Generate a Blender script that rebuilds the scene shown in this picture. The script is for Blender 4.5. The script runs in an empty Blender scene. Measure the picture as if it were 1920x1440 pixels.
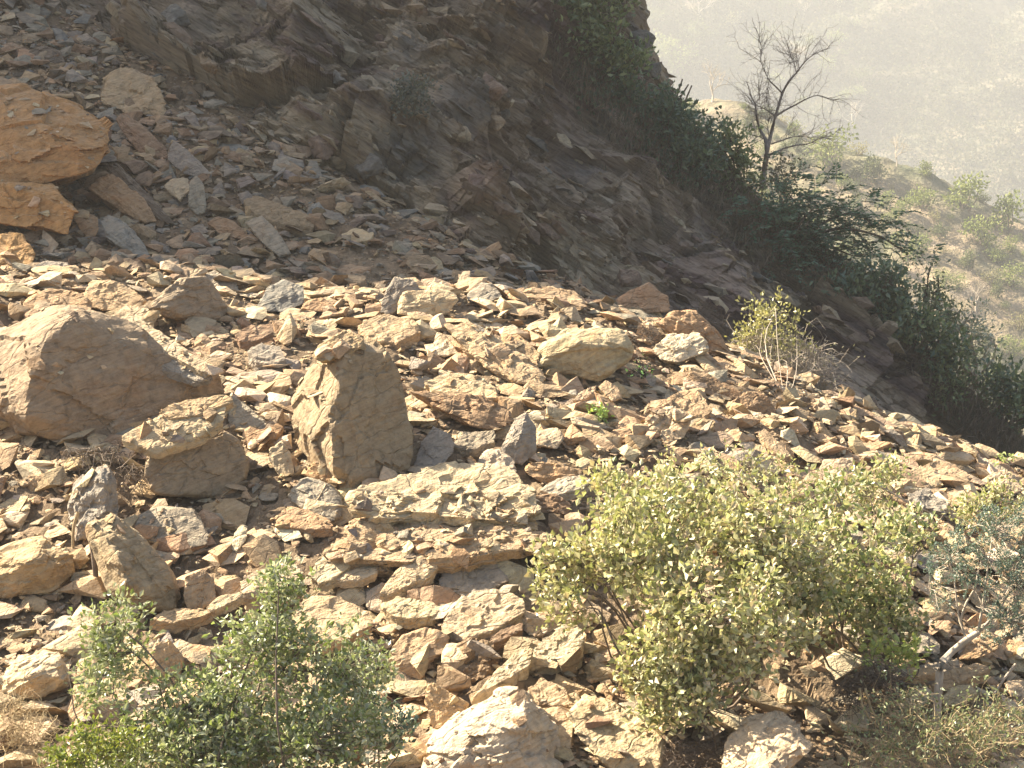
import bpy, bmesh, math, random
import numpy as np
from mathutils import Vector
from mathutils.bvhtree import BVHTree

random.seed(7); RG = np.random.default_rng(11)
SC = bpy.context.scene
COL = SC.collection
# ------------------------------------------------------------------ camera, world, sun, exposure
F = 3045.0; PITCH = math.radians(-4.0)
cam_d = bpy.data.cameras.new('camera'); cam = bpy.data.objects.new('camera', cam_d); COL.objects.link(cam)
cam.location = (0, 0, 0); cam.rotation_euler = (math.radians(90) + PITCH, 0, 0)
cam_d.sensor_width = 36; cam_d.lens = 36 * F / 1920; cam_d.clip_start = 0.1; cam_d.clip_end = 5000
SC.camera = cam
SUN_EL = math.radians(40); SUN_TH = math.radians(24)      # height, and how far behind the left it stands
SUN = np.array([-math.cos(SUN_EL) * math.cos(SUN_TH), math.cos(SUN_EL) * math.sin(SUN_TH), math.sin(SUN_EL)])
world = bpy.data.worlds.new('World'); SC.world = world; world.use_nodes = True
wn = world.node_tree.nodes; wl = world.node_tree.links
bg = wn.get('Background') or wn.new('ShaderNodeBackground')
sky = wn.new('ShaderNodeTexSky'); sky.sky_type = 'NISHITA'; sky.sun_disc = False
sky.sun_elevation = SUN_EL; sky.sun_rotation = math.atan2(SUN[0], SUN[1]); sky.dust_density = 3.0
wl.new(sky.outputs[0], bg.inputs['Color']); bg.inputs['Strength'].default_value = 0.05
sun_d = bpy.data.lights.new('sun', 'SUN'); sun_d.energy = 5.0; sun_d.angle = math.radians(0.5)
sun_d.color = (1.0, 0.885, 0.70)
sun = bpy.data.objects.new('sun', sun_d); COL.objects.link(sun)
sun.rotation_euler = Vector(SUN).to_track_quat('Z', 'Y').to_euler()
SC.view_settings.view_transform = 'Standard'; SC.view_settings.look = 'None'
SC.view_settings.gamma = 1; SC.view_settings.use_curve_mapping = False
SC.view_settings.exposure = 2.42
SC.render.engine = 'CYCLES'
SC.cycles.use_denoising = True
SC.cycles.max_bounces = 6; SC.cycles.diffuse_bounces = 3; SC.cycles.volume_bounces = 1
HAZE_DENSITY = 0.0009

# ------------------------------------------------------------------ helpers
CP, SP = math.cos(PITCH), math.sin(PITCH)
def ray(px, py):
    a = (px - 960) / F; b = -(py - 720) / F
    d = np.array([a, CP - b * SP, SP + b * CP]); return d
def P(px, py, Y):
    d = ray(px, py); return d * (Y / d[1])
def proj(p):
    p = np.asarray(p, float); f = p[..., 1] * CP + p[..., 2] * SP; u = -p[..., 1] * SP + p[..., 2] * CP
    return np.stack([960 + F * p[..., 0] / f, 720 - F * u / f], -1)

def _hash(ix, iy, iz, seed):
    h = (ix.astype(np.int64) * 374761393 + iy.astype(np.int64) * 668265263 + iz.astype(np.int64) * 1274126177 + seed * 974711) & 0xFFFFFFFF
    h = ((h ^ (h >> 13)) * 1274126177) & 0xFFFFFFFF
    h = ((h ^ (h >> 16)) * 2246822519) & 0xFFFFFFFF
    return ((h ^ (h >> 15)) & 0xFFFFFF) / float(0xFFFFFF)
def vnoise(p, seed=0):
    i = np.floor(p); f = p - i; i = i.astype(np.int64); w = f * f * (3 - 2 * f); r = 0
    for dx in (0, 1):
        for dy in (0, 1):
            for dz in (0, 1):
                wt = (w[:, 0] if dx else 1 - w[:, 0]) * (w[:, 1] if dy else 1 - w[:, 1]) * (w[:, 2] if dz else 1 - w[:, 2])
                r = r + wt * _hash(i[:, 0] + dx, i[:, 1] + dy, i[:, 2] + dz, seed)
    return r * 2 - 1
def fbm(p, octv=4, seed=0, gain=.5):
    a = 1; r = 0
    for k in range(octv):
        r = r + a * vnoise(p * 2 ** k + 17.3 * k, seed + k); a *= gain
    return r
def cellnoise(p, seed=0):
    i = np.floor(p).astype(np.int64); return _hash(i[:, 0], i[:, 1], i[:, 2], seed)
def voronoi(p, seed=0):
    """distance to nearest and 2nd nearest cell points, and nearest cell's random value"""
    i = np.floor(p).astype(np.int64); n = len(p)
    d1 = np.full(n, 9.); d2 = np.full(n, 9.); v = np.zeros(n)
    for dx in (-1, 0, 1):
        for dy in (-1, 0, 1):
            for dz in (-1, 0, 1):
                c = i + np.array([dx, dy, dz])
                q = c + np.stack([_hash(c[:, 0], c[:, 1], c[:, 2], seed + s) for s in (1, 2, 3)], 1)
                d = np.sqrt(((q - p) ** 2).sum(1)); hv = _hash(c[:, 0], c[:, 1], c[:, 2], seed + 9)
                m = d < d1
                d2 = np.where(m, d1, np.minimum(d2, d)); v = np.where(m, hv, v); d1 = np.where(m, d, d1)
    return d1, d2, v

def facets(p, seed, slope):
    """flat broken faces: every cell has its own height and its own tilt"""
    i = np.floor(p).astype(np.int64); n = len(p); d1 = np.full(n, 9.); out = np.zeros(n)
    for dx in (-1, 0, 1):
        for dy in (-1, 0, 1):
            for dz in (-1, 0, 1):
                c = i + np.array([dx, dy, dz]); a, b, e = c[:, 0], c[:, 1], c[:, 2]
                df = p - c - np.stack([_hash(a, b, e, seed + s_) for s_ in (1, 2, 3)], 1)
                d = (df ** 2).sum(1); m = d < d1
                g = np.stack([_hash(a, b, e, seed + s_) - .5 for s_ in (11, 12, 13)], 1)
                out = np.where(m, _hash(a, b, e, seed + 9) - .5 + slope * (df * g).sum(1), out); d1 = np.where(m, d, d1)
    return out
def mk(name, verts, faces, mat=None, tint=None, smooth=False):
    verts = np.asarray(verts, np.float32); faces = np.asarray(faces, np.int32)
    me = bpy.data.meshes.new(name); n, k = faces.shape
    me.vertices.add(len(verts)); me.vertices.foreach_set('co', verts.ravel())
    me.loops.add(n * k); me.loops.foreach_set('vertex_index', faces.ravel())
    me.polygons.add(n); me.polygons.foreach_set('loop_start', np.arange(0, n * k, k, dtype=np.int32))
    me.polygons.foreach_set('use_smooth', np.full(n, smooth))
    if tint is not None:
        a = me.color_attributes.new('tint', 'FLOAT_COLOR', 'POINT')
        t = np.ones((len(verts), 4), np.float32); t[:, :3] = tint; a.data.foreach_set('color', t.ravel())
    me.update(calc_edges=True)
    if mat: me.materials.append(mat)
    return me
def link(name, me, parent=None, loc=None):
    o = bpy.data.objects.new(name, me); COL.objects.link(o)
    if parent: o.parent = parent
    if loc is not None: o.location = loc
    return o
def tag(o, label=None, cat=None, group=None, kind=None):
    if label: o['label'] = label
    if cat: o['category'] = cat
    if group: o['group'] = group
    if kind: o['kind'] = kind
    return o
def empty(name, loc):
    o = bpy.data.objects.new(name, None); COL.objects.link(o); o.location = loc; o.empty_display_size = .2; return o

def catmull(C, n):
    """resample control rows (axis 0) to n samples with a Catmull-Rom spline"""
    C = np.asarray(C, float); m = len(C)
    t = np.linspace(0, m - 1 - 1e-9, n) if isinstance(n, int) else np.minimum(n, m - 1 - 1e-9); i = t.astype(int); f = (t - i).reshape(-1, *([1] * (C.ndim - 1)))
    ext = np.concatenate([2 * C[:1] - C[1:2], C, 2 * C[-1:] - C[-2:-1]])
    p0, p1, p2, p3 = ext[i], ext[i + 1], ext[i + 2], ext[i + 3]
    return .5 * (2 * p1 + (p2 - p0) * f + (2 * p0 - 5 * p1 + 4 * p2 - p3) * f ** 2 + (3 * p1 - p0 - 3 * p2 + p3) * f ** 3)
def spread(*segs):
    """sample positions: (from, to, count) runs"""
    return np.concatenate([np.linspace(a, b, c, endpoint=False) for a, b, c in segs] + [[segs[-1][1]]])
def grid_faces(n, m):
    a = np.arange(n * m).reshape(n, m)
    return np.stack([a[:-1, :-1], a[:-1, 1:], a[1:, 1:], a[1:, :-1]], -1).reshape(-1, 4)
def grid_normals(G):
    du = np.gradient(G, axis=1); dv = np.gradient(G, axis=0); n = np.cross(du, dv)
    return n / (np.linalg.norm(n, axis=-1, keepdims=True) + 1e-9)
def patch(ctrl, n, m):
    G = catmull(ctrl, n); G = catmull(G.transpose(1, 0, 2), m).transpose(1, 0, 2); return G
def bvh_of(G):
    n, m, _ = G.shape
    return BVHTree.FromPolygons([tuple(v) for v in G.reshape(-1, 3).tolist()], grid_faces(n, m).tolist())

# ------------------------------------------------------------------ materials
def new_mat(name, rough=.9):
    m = bpy.data.materials.new(name); m.use_nodes = True; nt = m.node_tree
    b = nt.nodes['Principled BSDF']; b.inputs['Roughness'].default_value = rough
    b.inputs['Specular IOR Level'].default_value = .25
    return m, nt, b
class N:
    def __init__(s, nt): s.nt = nt
    def n(s, t, **k):
        x = s.nt.nodes.new(t)
        for a, v in k.items(): setattr(x, a, v)
        return x
    def l(s, a, b): s.nt.links.new(a, b)
    def noise(s, vec, scale, det=4, rough=.55, dist=0):
        x = s.n('ShaderNodeTexNoise'); x.inputs['Scale'].default_value = scale; x.inputs['Detail'].default_value = det
        x.inputs['Roughness'].default_value = rough; x.inputs['Distortion'].default_value = dist
        if vec is not None: s.l(vec, x.inputs['Vector'])
        return x.outputs[0]
    def ramp(s, fac, stops):
        x = s.n('ShaderNodeValToRGB'); e = x.color_ramp.elements
        while len(e) < len(stops): e.new(.5)
        for i, (p, c) in enumerate(stops):
            e[i].position = p; e[i].color = (*c, 1) if len(c) == 3 else c
        s.l(fac, x.inputs[0]); return x.outputs[0]
    def mix(s, fac, a, b, mode='MIX'):
        x = s.n('ShaderNodeMix', data_type='RGBA', blend_type=mode)
        if isinstance(fac, (int, float)): x.inputs[0].default_value = fac
        else: s.l(fac, x.inputs[0])
        for k, v in ((6, a), (7, b)):
            if isinstance(v, tuple): x.inputs[k].default_value = (*v, 1)
            else: s.l(v, x.inputs[k])
        return x.outputs[2]
    def math(s, op, a, b=0., c=None):
        x = s.n('ShaderNodeMath', operation=op)
        for k, v in ((0, a), (1, b)):
            if isinstance(v, (int, float)): x.inputs[k].default_value = v
            else: s.l(v, x.inputs[k])
        return x.outputs[0]
    def bump(s, h, strength, dist, normal=None):
        x = s.n('ShaderNodeBump'); x.inputs['Strength'].default_value = strength; x.inputs['Distance'].default_value = dist
        s.l(h, x.inputs['Height'])
        if normal is not None: s.l(normal, x.inputs['Normal'])
        return x.outputs[0]
    def mapping(s, vec, rot=(0, 0, 0), scale=(1, 1, 1)):
        x = s.n('ShaderNodeMapping'); x.inputs['Rotation'].default_value = rot; s.l(vec, x.inputs['Vector'])
        y = s.n('ShaderNodeMapping'); y.inputs['Scale'].default_value = scale; s.l(x.outputs[0], y.inputs['Vector']); return y.outputs[0]

def rock_material(name, source):
    m, nt, b = new_mat(name, .88); g = N(nt)
    geo = g.n('ShaderNodeNewGeometry'); pos = geo.outputs['Position']
    if source == 'object':
        oi = g.n('ShaderNodeObjectInfo'); base = oi.outputs['Color']
    else:
        at = g.n('ShaderNodeAttribute', attribute_name='tint'); base = at.outputs['Color']
    n1 = g.noise(pos, 1.7, 5, .6, .4); n2 = g.noise(pos, 9, 5, .65); n3 = g.noise(pos, 45, 3, .6)
    st = g.mapping(pos, (.25, .5, .1), (1.2, 1.2, 14)); n4 = g.noise(st, 2.2, 5, .6, .5)
    v = g.ramp(n2, [(.25, (.62, .62, .62)), (.5, (1, 1, 1)), (.78, (1.3, 1.28, 1.22))])
    c = g.mix(1.0, base, v, 'MULTIPLY')
    c = g.mix(g.ramp(n4, [(.35, (0, 0, 0)), (.65, (.55, .55, .55))]), c, g.mix(1.0, c, (.66, .58, .52), 'MULTIPLY'))
    rust = g.ramp(n1, [(.55, (0, 0, 0)), (.75, (.45, .45, .45))])
    c = g.mix(rust, c, g.mix(1.0, c, (1.15, .84, .58), 'MULTIPLY'))
    grey = g.ramp(g.noise(pos, 3.1, 3, .5), [(.55, (0, 0, 0)), (.75, (.5, .5, .5))])
    c = g.mix(grey, c, g.mix(1.0, c, (.90, .96, 1.02), 'MULTIPLY'))
    # settled dust on faces that look up
    sx = g.n('ShaderNodeSeparateXYZ'); g.l(geo.outputs['True Normal'], sx.inputs[0])
    d = g.math('MULTIPLY', g.ramp(sx.outputs[2], [(.45, (0, 0, 0)), (.95, (1, 1, 1))]), g.ramp(g.noise(pos, 5, 4), [(.4, (0, 0, 0)), (.7, (.6, .6, .6))]))
    c = g.mix(d, c, (.40, .31, .205))
    g.l(c, b.inputs['Base Color'])
    ck = g.n('ShaderNodeTexVoronoi', feature='DISTANCE_TO_EDGE'); ck.inputs['Scale'].default_value = 1.3
    wv = g.n('ShaderNodeVectorMath', operation='MULTIPLY_ADD'); nz = g.n('ShaderNodeTexNoise'); nz.inputs['Scale'].default_value = 2.2; g.l(pos, nz.inputs['Vector']); g.l(nz.outputs[1], wv.inputs[0]); wv.inputs[1].default_value = (.7, .7, .7); g.l(g.mapping(pos, (.2, .4, .3), (1, 1, 2.6)), wv.inputs[2]); g.l(wv.outputs[0], ck.inputs['Vector'])
    crack = g.ramp(ck.outputs[0], [(.0, (0, 0, 0)), (.03, (1, 1, 1))])
    nb = g.bump(n3, .5, .02); nb = g.bump(n2, .8, .07, nb); nb = g.bump(crack, .5, .05, nb); nb = g.bump(n4, .45, .05, nb)
    g.l(nb, b.inputs['Normal']); return m
M_ROCK = rock_material('rock', 'object')
M_RUBBLE = rock_material('rubble_rock', 'attr')

def ground_material():
    m, nt, b = new_mat('loose_soil', .95); g = N(nt)
    pos = g.n('ShaderNodeNewGeometry').outputs['Position']
    c = g.ramp(g.noise(pos, .9, 6, .6), [(.3, (.17, .115, .07)), (.5, (.25, .18, .11)), (.7, (.30, .225, .145))])
    c = g.mix(g.ramp(g.noise(pos, 14, 5, .7), [(.4, (0, 0, 0)), (.65, (.8, .8, .8))]), c, g.mix(1., c, (.6, .56, .52), 'MULTIPLY'))
    g.l(c, b.inputs['Base Color'])
    nb = g.bump(g.noise(pos, 30, 4, .7), .7, .04); nb = g.bump(g.noise(pos, 7, 5, .7), .7, .12, nb)
    g.l(nb, b.inputs['Normal']); return m
M_SOIL = ground_material()

def cliff_material():
    m, nt, b = new_mat('cliff_rock', .92); g = N(nt)
    pos = g.n('ShaderNodeNewGeometry').outputs['Position']
    st = g.mapping(pos, (0, math.radians(-32), 0), (.18, .3, 1.6))   # beds that dip to the right
    a = g.noise(st, 1.0, 7, .62, .3)
    c = g.ramp(a, [(.30, (.055, .042, .037)), (.4, (.14, .098, .08)), (.48, (.235, .18, .115)), (.56, (.37, .30, .20)), (.66, (.27, .225, .165)), (.75, (.12, .092, .078))])
    big = g.noise(pos, .17, 3, .5)
    c = g.mix(g.ramp(big, [(.45, (0, 0, 0)), (.62, (.75, .75, .75))]), c, g.mix(1., c, (.80, .72, .85), 'MULTIPLY'))
    big2 = g.noise(g.mapping(pos, (0, 0, 0), (1.0, .6, 1.3)), .33, 4, .6)
    c = g.mix(g.ramp(big2, [(.5, (0, 0, 0)), (.66, (.6, .6, .6))]), c, (.25, .195, .11))
    big3 = g.noise(g.mapping(pos, (1, 0, 2), (1, 1, 1)), .42, 4, .6)
    c = g.mix(g.ramp(big3, [(.55, (0, 0, 0)), (.68, (.7, .7, .7))]), c, (.10, .105, .10))
    fine = g.noise(g.mapping(pos, (0, math.radians(-32), 0), (1.1, 1.6, 9)), 2.0, 6, .65, .2)
    c = g.mix(g.ramp(fine, [(.35, (.75, .75, .75)), (.5, (.1, .1, .1)), (.6, (0, 0, 0))]), c, g.mix(1., c, (.5, .46, .44), 'MULTIPLY'))
    g.l(c, b.inputs['Base Color'])
    nb = g.bump(g.noise(pos, 16, 4, .7), .5, .05); nb = g.bump(fine, .9, .16, nb)
    g.l(nb, b.inputs['Normal']); return m
M_CLIFF = cliff_material()

def hill_material(name, soil, scrub, s=1.):
    m, nt, b = new_mat(name, .95); g = N(nt)
    pos = g.n('ShaderNodeNewGeometry').outputs['Position']
    a = g.noise(pos, .11 * s, 6, .6); c2 = g.noise(pos, .5 * s, 5, .7)
    c = g.ramp(a, [(.36, scrub), (.47, tuple(.5 * x + .5 * y for x, y in zip(soil, scrub))), (.58, soil)])
    c = g.mix(g.ramp(c2, [(.42, (.8, .8, .8)), (.6, (0, 0, 0))]), c, g.mix(1., c, (.55, .6, .5), 'MULTIPLY'))
    g.l(c, b.inputs['Base Color']); g.l(g.bump(c2, .8, 1.5), b.inputs['Normal']); return m
M_SPUR = hill_material('spur_scrub', (.27, .205, .135), (.12, .13, .07), .55)
M_FAR = hill_material('far_scrub', (.20, .16, .11), (.085, .095, .06), .5)

def leaf_material(name, trans=.35, rough=.5, spec=.4):   # thin leaves let some light through
    m, nt, b = new_mat(name, rough); g = N(nt)
    at = g.n('ShaderNodeAttribute', attribute_name='tint'); oi = g.n('ShaderNodeObjectInfo')
    c = at.outputs['Color']
    b.inputs['Specular IOR Level'].default_value = spec
    g.l(c, b.inputs['Base Color'])
    t = g.n('ShaderNodeBsdfTranslucent'); g.l(g.mix(1., c, (1.1, 1.12, .72), 'MULTIPLY'), t.inputs[0])
    mx = g.n('ShaderNodeMixShader'); mx.inputs[0].default_value = trans
    g.l(b.outputs[0], mx.inputs[1]); g.l(t.outputs[0], mx.inputs[2])
    g.l(mx.outputs[0], nt.nodes['Material Output'].inputs[0]); return m
M_LEAF = leaf_material('leaf', .28, .42, .5)
M_DULL = leaf_material('dull_leaf', .25, .85, .1)
def bark_material(name, c1, c2):
    m, nt, b = new_mat(name, .85); g = N(nt)
    pos = g.n('ShaderNodeNewGeometry').outputs['Position']
    n = g.noise(g.mapping(pos, (0, 0, 0), (1, 1, .3)), 25, 4, .6)
    g.l(g.ramp(n, [(.35, c1), (.65, c2)]), b.inputs['Base Color']); g.l(g.bump(n, .4, .02), b.inputs['Normal']); return m
M_BARK = bark_material('bark', (.10, .075, .055), (.20, .155, .115))
M_PALE = bark_material('pale_bark', (.33, .27, .20), (.50, .43, .34))
M_TREE = bark_material('grey_bark', (.17, .135, .11), (.28, .23, .19))
M_STRAW = bark_material('straw', (.30, .22, .12), (.46, .36, .21))

# ------------------------------------------------------------------ the debris slope
def V(*rows): return np.array([[P(*c) if len(c) == 3 else np.array(c[:3], float) for c in r] for r in rows])
cx = (-900, -350, 0, 480, 960, 1440, 1920, 2350, 2900)
def row(pys, Ys): return [(x, y, Y) for x, y, Y in zip(cx, pys, Ys)]
ctrl = [
 row((700,)*9, (-9,)*9),
 row((1900,)*9, (10.5, 10.5, 10.5, 10.5, 10.5, 10.7, 10.9, 11, 11)),
 row((1440,)*9, (14, 14, 13.8, 13.8, 14, 14.3, 14.8, 15.2, 16)),
 row((1150, 1150, 1150, 1150, 1150, 1160, 1180, 1240, 1300), (16.6, 16.5, 16.3, 16.2, 16.4, 16.8, 17.6, 18, 18.5)),
 row((880, 880, 885, 885, 880, 900, 1020, 1140, 1240), (19.2, 19.2, 19, 18.8, 19, 20, 20, 20.5, 20.5)),
 row((670, 680, 680, 700, 700, 770, 940, 1090, 1210), (22, 22, 22, 21.8, 22, 22.8, 22.5, 22, 22)),
 row((560, 560, 565, 590, 575, 700, 905, 1070, 1195), (24.5, 24.3, 24.2, 24.2, 24.8, 25.2, 24, 23, 23)),
 row((480, 490, 495, 520, 545, 690, 900, 1070, 1195), (26.5, 26.5, 26.5, 26.6, 27.2, 27.6, 26, 25, 25)),
 row((290, 320, 350, 410, 520, 705, 925, 1090, 1215), (29.5, 29.4, 29.2, 28.8, 28.8, 29.4, 28.5, 28, 28)),
 row((-60, 30, 120, 290, 500, 740, 980, 1130, 1250), (33.5, 33.3, 32.8, 31, 30.3, 31.2, 31, 31, 31)),
 row((-330, -200, -40, 200, 500, 790, 1040, 1190, 1300), (37, 37, 36, 33.5, 32, 33, 33.5, 34, 34)),
]
CT = V(*ctrl)
CT[0] = np.array([[x, -9, -6.5 + .04 * abs(x)] for x in np.linspace(-30, 30, 9)])
CT[1][:, 0] = np.linspace(-16, 16, 9)
TV = spread((0, 1, 6), (1, 2, 30), (2, 9.4, 300), (9.4, 10, 12)); TU = spread((0, .9, 14), (.9, 6.3, 370), (6.3, 8, 24))
G = patch(CT, TV, TU); Gs = patch(CT, 170, 180)
gp = G.reshape(-1, 3); gn = grid_normals(G).reshape(-1, 3)
gn[gn[:, 2] < 0] *= -1
lump = fbm(gp * .55, 3, 3) * .16 + fbm(gp * 2.2, 3, 5) * .055 + fbm(gp * 8, 3, 8) * .02
d1, d2, vv = voronoi(gp * np.array([2.2, 2.2, 3.]), 21)
lump += (vv - .5) * .10
SLOPE_BVH = bvh_of(Gs)
def hit(px, py, bvh=None):
    d = Vector(ray(px, py)).normalized()
    h = (bvh or SLOPE_BVH).ray_cast(Vector((0, 0, 0)), d)
    if h[0] is None: return None, None
    n = h[1]; n = n if n.z > 0 else -n
    return np.array(h[0]), np.array(n)

# ------------------------------------------------------------------ the cliff and the hillside above it
def colp(pts, back):
    e = np.array(P(*pts[-1]))
    return [P(*p) for p in pts] + [e + np.array(b) if len(b) == 3 else e * b[0] + np.array([b[2] if len(b) > 3 else 0, 0, b[1]]) for b in back]
FB = [(1.12, -3.), (1.55, -20.)]
Lb = [(-1, 9, 7), (-2, 30, 18)]
CC = [
 colp([(-2600, -100, 33), (-2500, -700, 36), (-2400, -1500, 40), (-2300, -2300, 45)], Lb),
 colp([(-1500, -60, 35.5), (-1450, -500, 38), (-1400, -1100, 41), (-1350, -2000, 46)], Lb),
 colp([(-700, -50, 36.5), (-700, -400, 38.5), (-680, -900, 42), (-650, -1700, 48)], Lb),
 colp([(-100, -10, 35.5), (-80, -250, 38), (-60, -650, 42), (-20, -1300, 48)], Lb),
 colp([(290, 180, 33), (320, -50, 36), (350, -400, 40.5), (400, -950, 47)], Lb),
 colp([(560, 320, 31.3), (600, 80, 34), (650, -230, 38.5), (740, -680, 45)], [(1.12, 1.), (1.55, 0.)]),
 colp([(760, 460, 30.4), (830, 230, 33), (890, -30, 37), (1000, -380, 43)], [(1.12, -1.5), (1.55, -10.)]),
 colp([(950, 560, 29.8), (1010, 350, 33), (1060, 120, 37.5), (1150, -120, 43)], FB),
 colp([(1150, 640, 29.9), (1200, 480, 33), (1240, 340, 37.5), (1275, 205, 42)], FB),
 colp([(1370, 740, 30.3), (1400, 620, 33), (1420, 500, 36.5), (1440, 390, 40.5)], FB),
 colp([(1590, 860, 30.8), (1590, 760, 33), (1605, 660, 35.5), (1630, 550, 38.5)], FB),
 colp([(1800, 990, 31.5), (1780, 900, 33.5), (1785, 820, 35.5), (1810, 740, 37.5)], FB),
 colp([(2030, 1100, 32.5), (2010, 1040, 34), (2010, 970, 35.5), (2030, 900, 37)], FB),
]
CC = np.array(CC)
base = CC[:, :1] + np.array([0, .3, -2.5]); CC = np.concatenate([base, CC], 1).transpose(1, 0, 2)
CG = patch(CC, spread((0, 1, 12), (1, 4, 400), (4, 6, 30)), spread((0, 2.6, 60), (2.6, 11.2, 800), (11.2, 12, 20)))
n_, m_ = CG.shape[:2]
cp = CG.reshape(-1, 3); cn = grid_normals(CG).reshape(-1, 3); cn[cn[:, 1] > 0] *= -1
BED = np.array([.52, .08, .85]); BED /= np.linalg.norm(BED)
ALONG = np.array([.85, 0, -.52])
def beds(p):
    w = fbm(p * .3, 3, 31) * .42 + fbm(p * 1.3, 2, 33) * .07
    s = p @ BED + w; a = p @ ALONG; b = p[:, 1]
    h = 0
    for t, amp, L, sd in ((1.7, .75, 3.6, 1), (.62, .46, 1.8, 2), (.24, .25, 1.0, 3), (.10, .11, .6, 4)):
        k = np.floor(s / t)
        la = a / L + _hash(k.astype(np.int64), k.astype(np.int64) * 0, k.astype(np.int64) * 0, 40 + sd) * 7 + vnoise(p * (1 / L), 60 + sd) * .6
        cell = np.floor(la)
        r = _hash(k.astype(np.int64), cell.astype(np.int64), np.floor(b / (L * 1.5)).astype(np.int64), 50 + sd)
        fr = (s / t - k)
        h = h + amp * ((r - .45) * (1 - .55 * fr))        # each bed overhangs a little at its lower edge
    return h
def bedspace(p, L, T):
    w = fbm(p * .3, 3, 31) * .42
    return np.stack([(p @ ALONG) / L, p[:, 1] / L, (p @ BED + w) / T], 1)
hb = beds(cp) * .45 + facets(bedspace(cp, 2.3, 1.0), 201, 1.6) * .95 + facets(bedspace(cp, .95, .42), 221, 1.6) * .40 + facets(bedspace(cp, .38, .17), 241, 1.4) * .15
mask = np.clip(.62 + fbm(cp * .28, 3, 70) * .9, .2, 1.2)          # smooth slabby zones between broken ones
ribs = -np.abs(fbm(cp * np.array([.30, .2, .16]), 3, 77)) * 1.5 + .4
dis = hb * mask * 1.4 + ribs + fbm(cp * .9, 4, 80) * .18 + fbm(cp * 5, 3, 85) * .035
vpar, upar = spread((0, 1, 12), (1, 4, 400), (4, 6, 30)), spread((0, 2.6, 60), (2.6, 11.2, 800), (11.2, 12, 20))
dis *= (np.interp(vpar, [3.1, 3.9], [1, .3])[:, None] * np.interp(upar, [6.5, 9.5], [1, .62])[None]).ravel()
cpd = cp + (cn * .85 + np.array([0, -.15, .0])) * dis[:, None]
# smooth fall-off near the back rows so the ridge keeps its line
me = mk('cliff', cpd, grid_faces(n_, m_), M_CLIFF)
cliff = tag(link('cliff', me), label='dark shaded rock cliff with dipping beds behind the fallen debris', kind='structure')
CG2 = catmull(catmull(CC, 150).transpose(1, 0, 2), 160).transpose(1, 0, 2)
CLIFF_BVH = bvh_of(CG2)

# ------------------------------------------------------------------ the hills across the valley
sx_ = (700, 1000, 1250, 1500, 1750, 2000, 2300, 2700)
def hr(pys, Ys, xs=sx_): return [P(x, y, Y) for x, y, Y in zip(xs, pys, Ys)]
SCt = np.array([
 hr((1500, 1500, 1500, 1550, 1600, 1650, 1700, 1800), (100, 100, 100, 100, 98, 96, 94, 92)),
 hr((850, 850, 850, 900, 980, 1050, 1120, 1200), (180, 180, 180, 176, 172, 168, 164, 160)),
 hr((420, 440, 460, 520, 600, 680, 800, 900), (222, 222, 220, 210, 202, 196, 190, 184)),
 hr((160, 190, 235, 305, 385, 480, 620, 750), (270, 268, 256, 236, 226, 218, 210, 200)),
 hr((90, 120, 180, 250, 330, 430, 590, 720), (320, 312, 285, 254, 242, 232, 222, 210))])
SCt = np.concatenate([SCt, [SCt[-1] + np.array([18, 26, -14])], [SCt[-1] + np.array([50, 70, -60])]])
SG = patch(SCt, 200, 330); sp = SG.reshape(-1, 3)
sp = sp + np.array([0, 0, 1]) * (fbm(sp * .04, 4, 91) * 2.6 + fbm(sp * .28, 3, 92) * .6)[:, None]
tag(link('valley_spur', mk('valley_spur', sp, grid_faces(200, 330), M_SPUR, smooth=True)), kind='structure',
    label='scrub covered lower hillside across the valley, pale in the haze')
SPUR_BVH = bvh_of(sp.reshape(200, 330, 3))
fx = (300, 800, 1200, 1600, 2000, 2500, 3200)
FCt = np.array([
 hr((1000,) * 7, (430,) * 7, fx),
 hr((620, 620, 600, 600, 610, 640, 700), (560, 560, 560, 570, 560, 550, 540), fx),
 hr((300, 300, 290, 310, 290, 330, 400), (665, 665, 672, 685, 665, 650, 640), fx),
 hr((0, 0, 0, 0, 0, 30, 100), (765, 765, 775, 782, 762, 745, 722), fx),
 hr((-140, -140, -140, -140, -140, -110, -60), (815, 815, 825, 833, 808, 790, 765), fx)])
FG = patch(FCt, 150, 220); fp = FG.reshape(-1, 3)
fp = fp + np.array([0, 0, 1]) * (fbm(fp * .0095, 4, 95) * 22 + fbm(fp * .065, 3, 96) * 2.6)[:, None]
tag(link('far_hillside', mk('far_hillside', fp, grid_faces(150, 220), M_FAR, smooth=True)), kind='structure',
    label='distant mountainside fading to grey in the dusty haze')
FAR_BVH = bvh_of(fp.reshape(150, 220, 3))
# valley floor that closes the ground out to the horizon
vf = np.array([[-370, -25, -72], [850, -25, -72], [850, 1000, -72], [-370, 1000, -72]], float)
tag(link('ground', mk('ground', vf, [[0, 1, 2, 3]], M_SPUR)), kind='structure')

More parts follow.
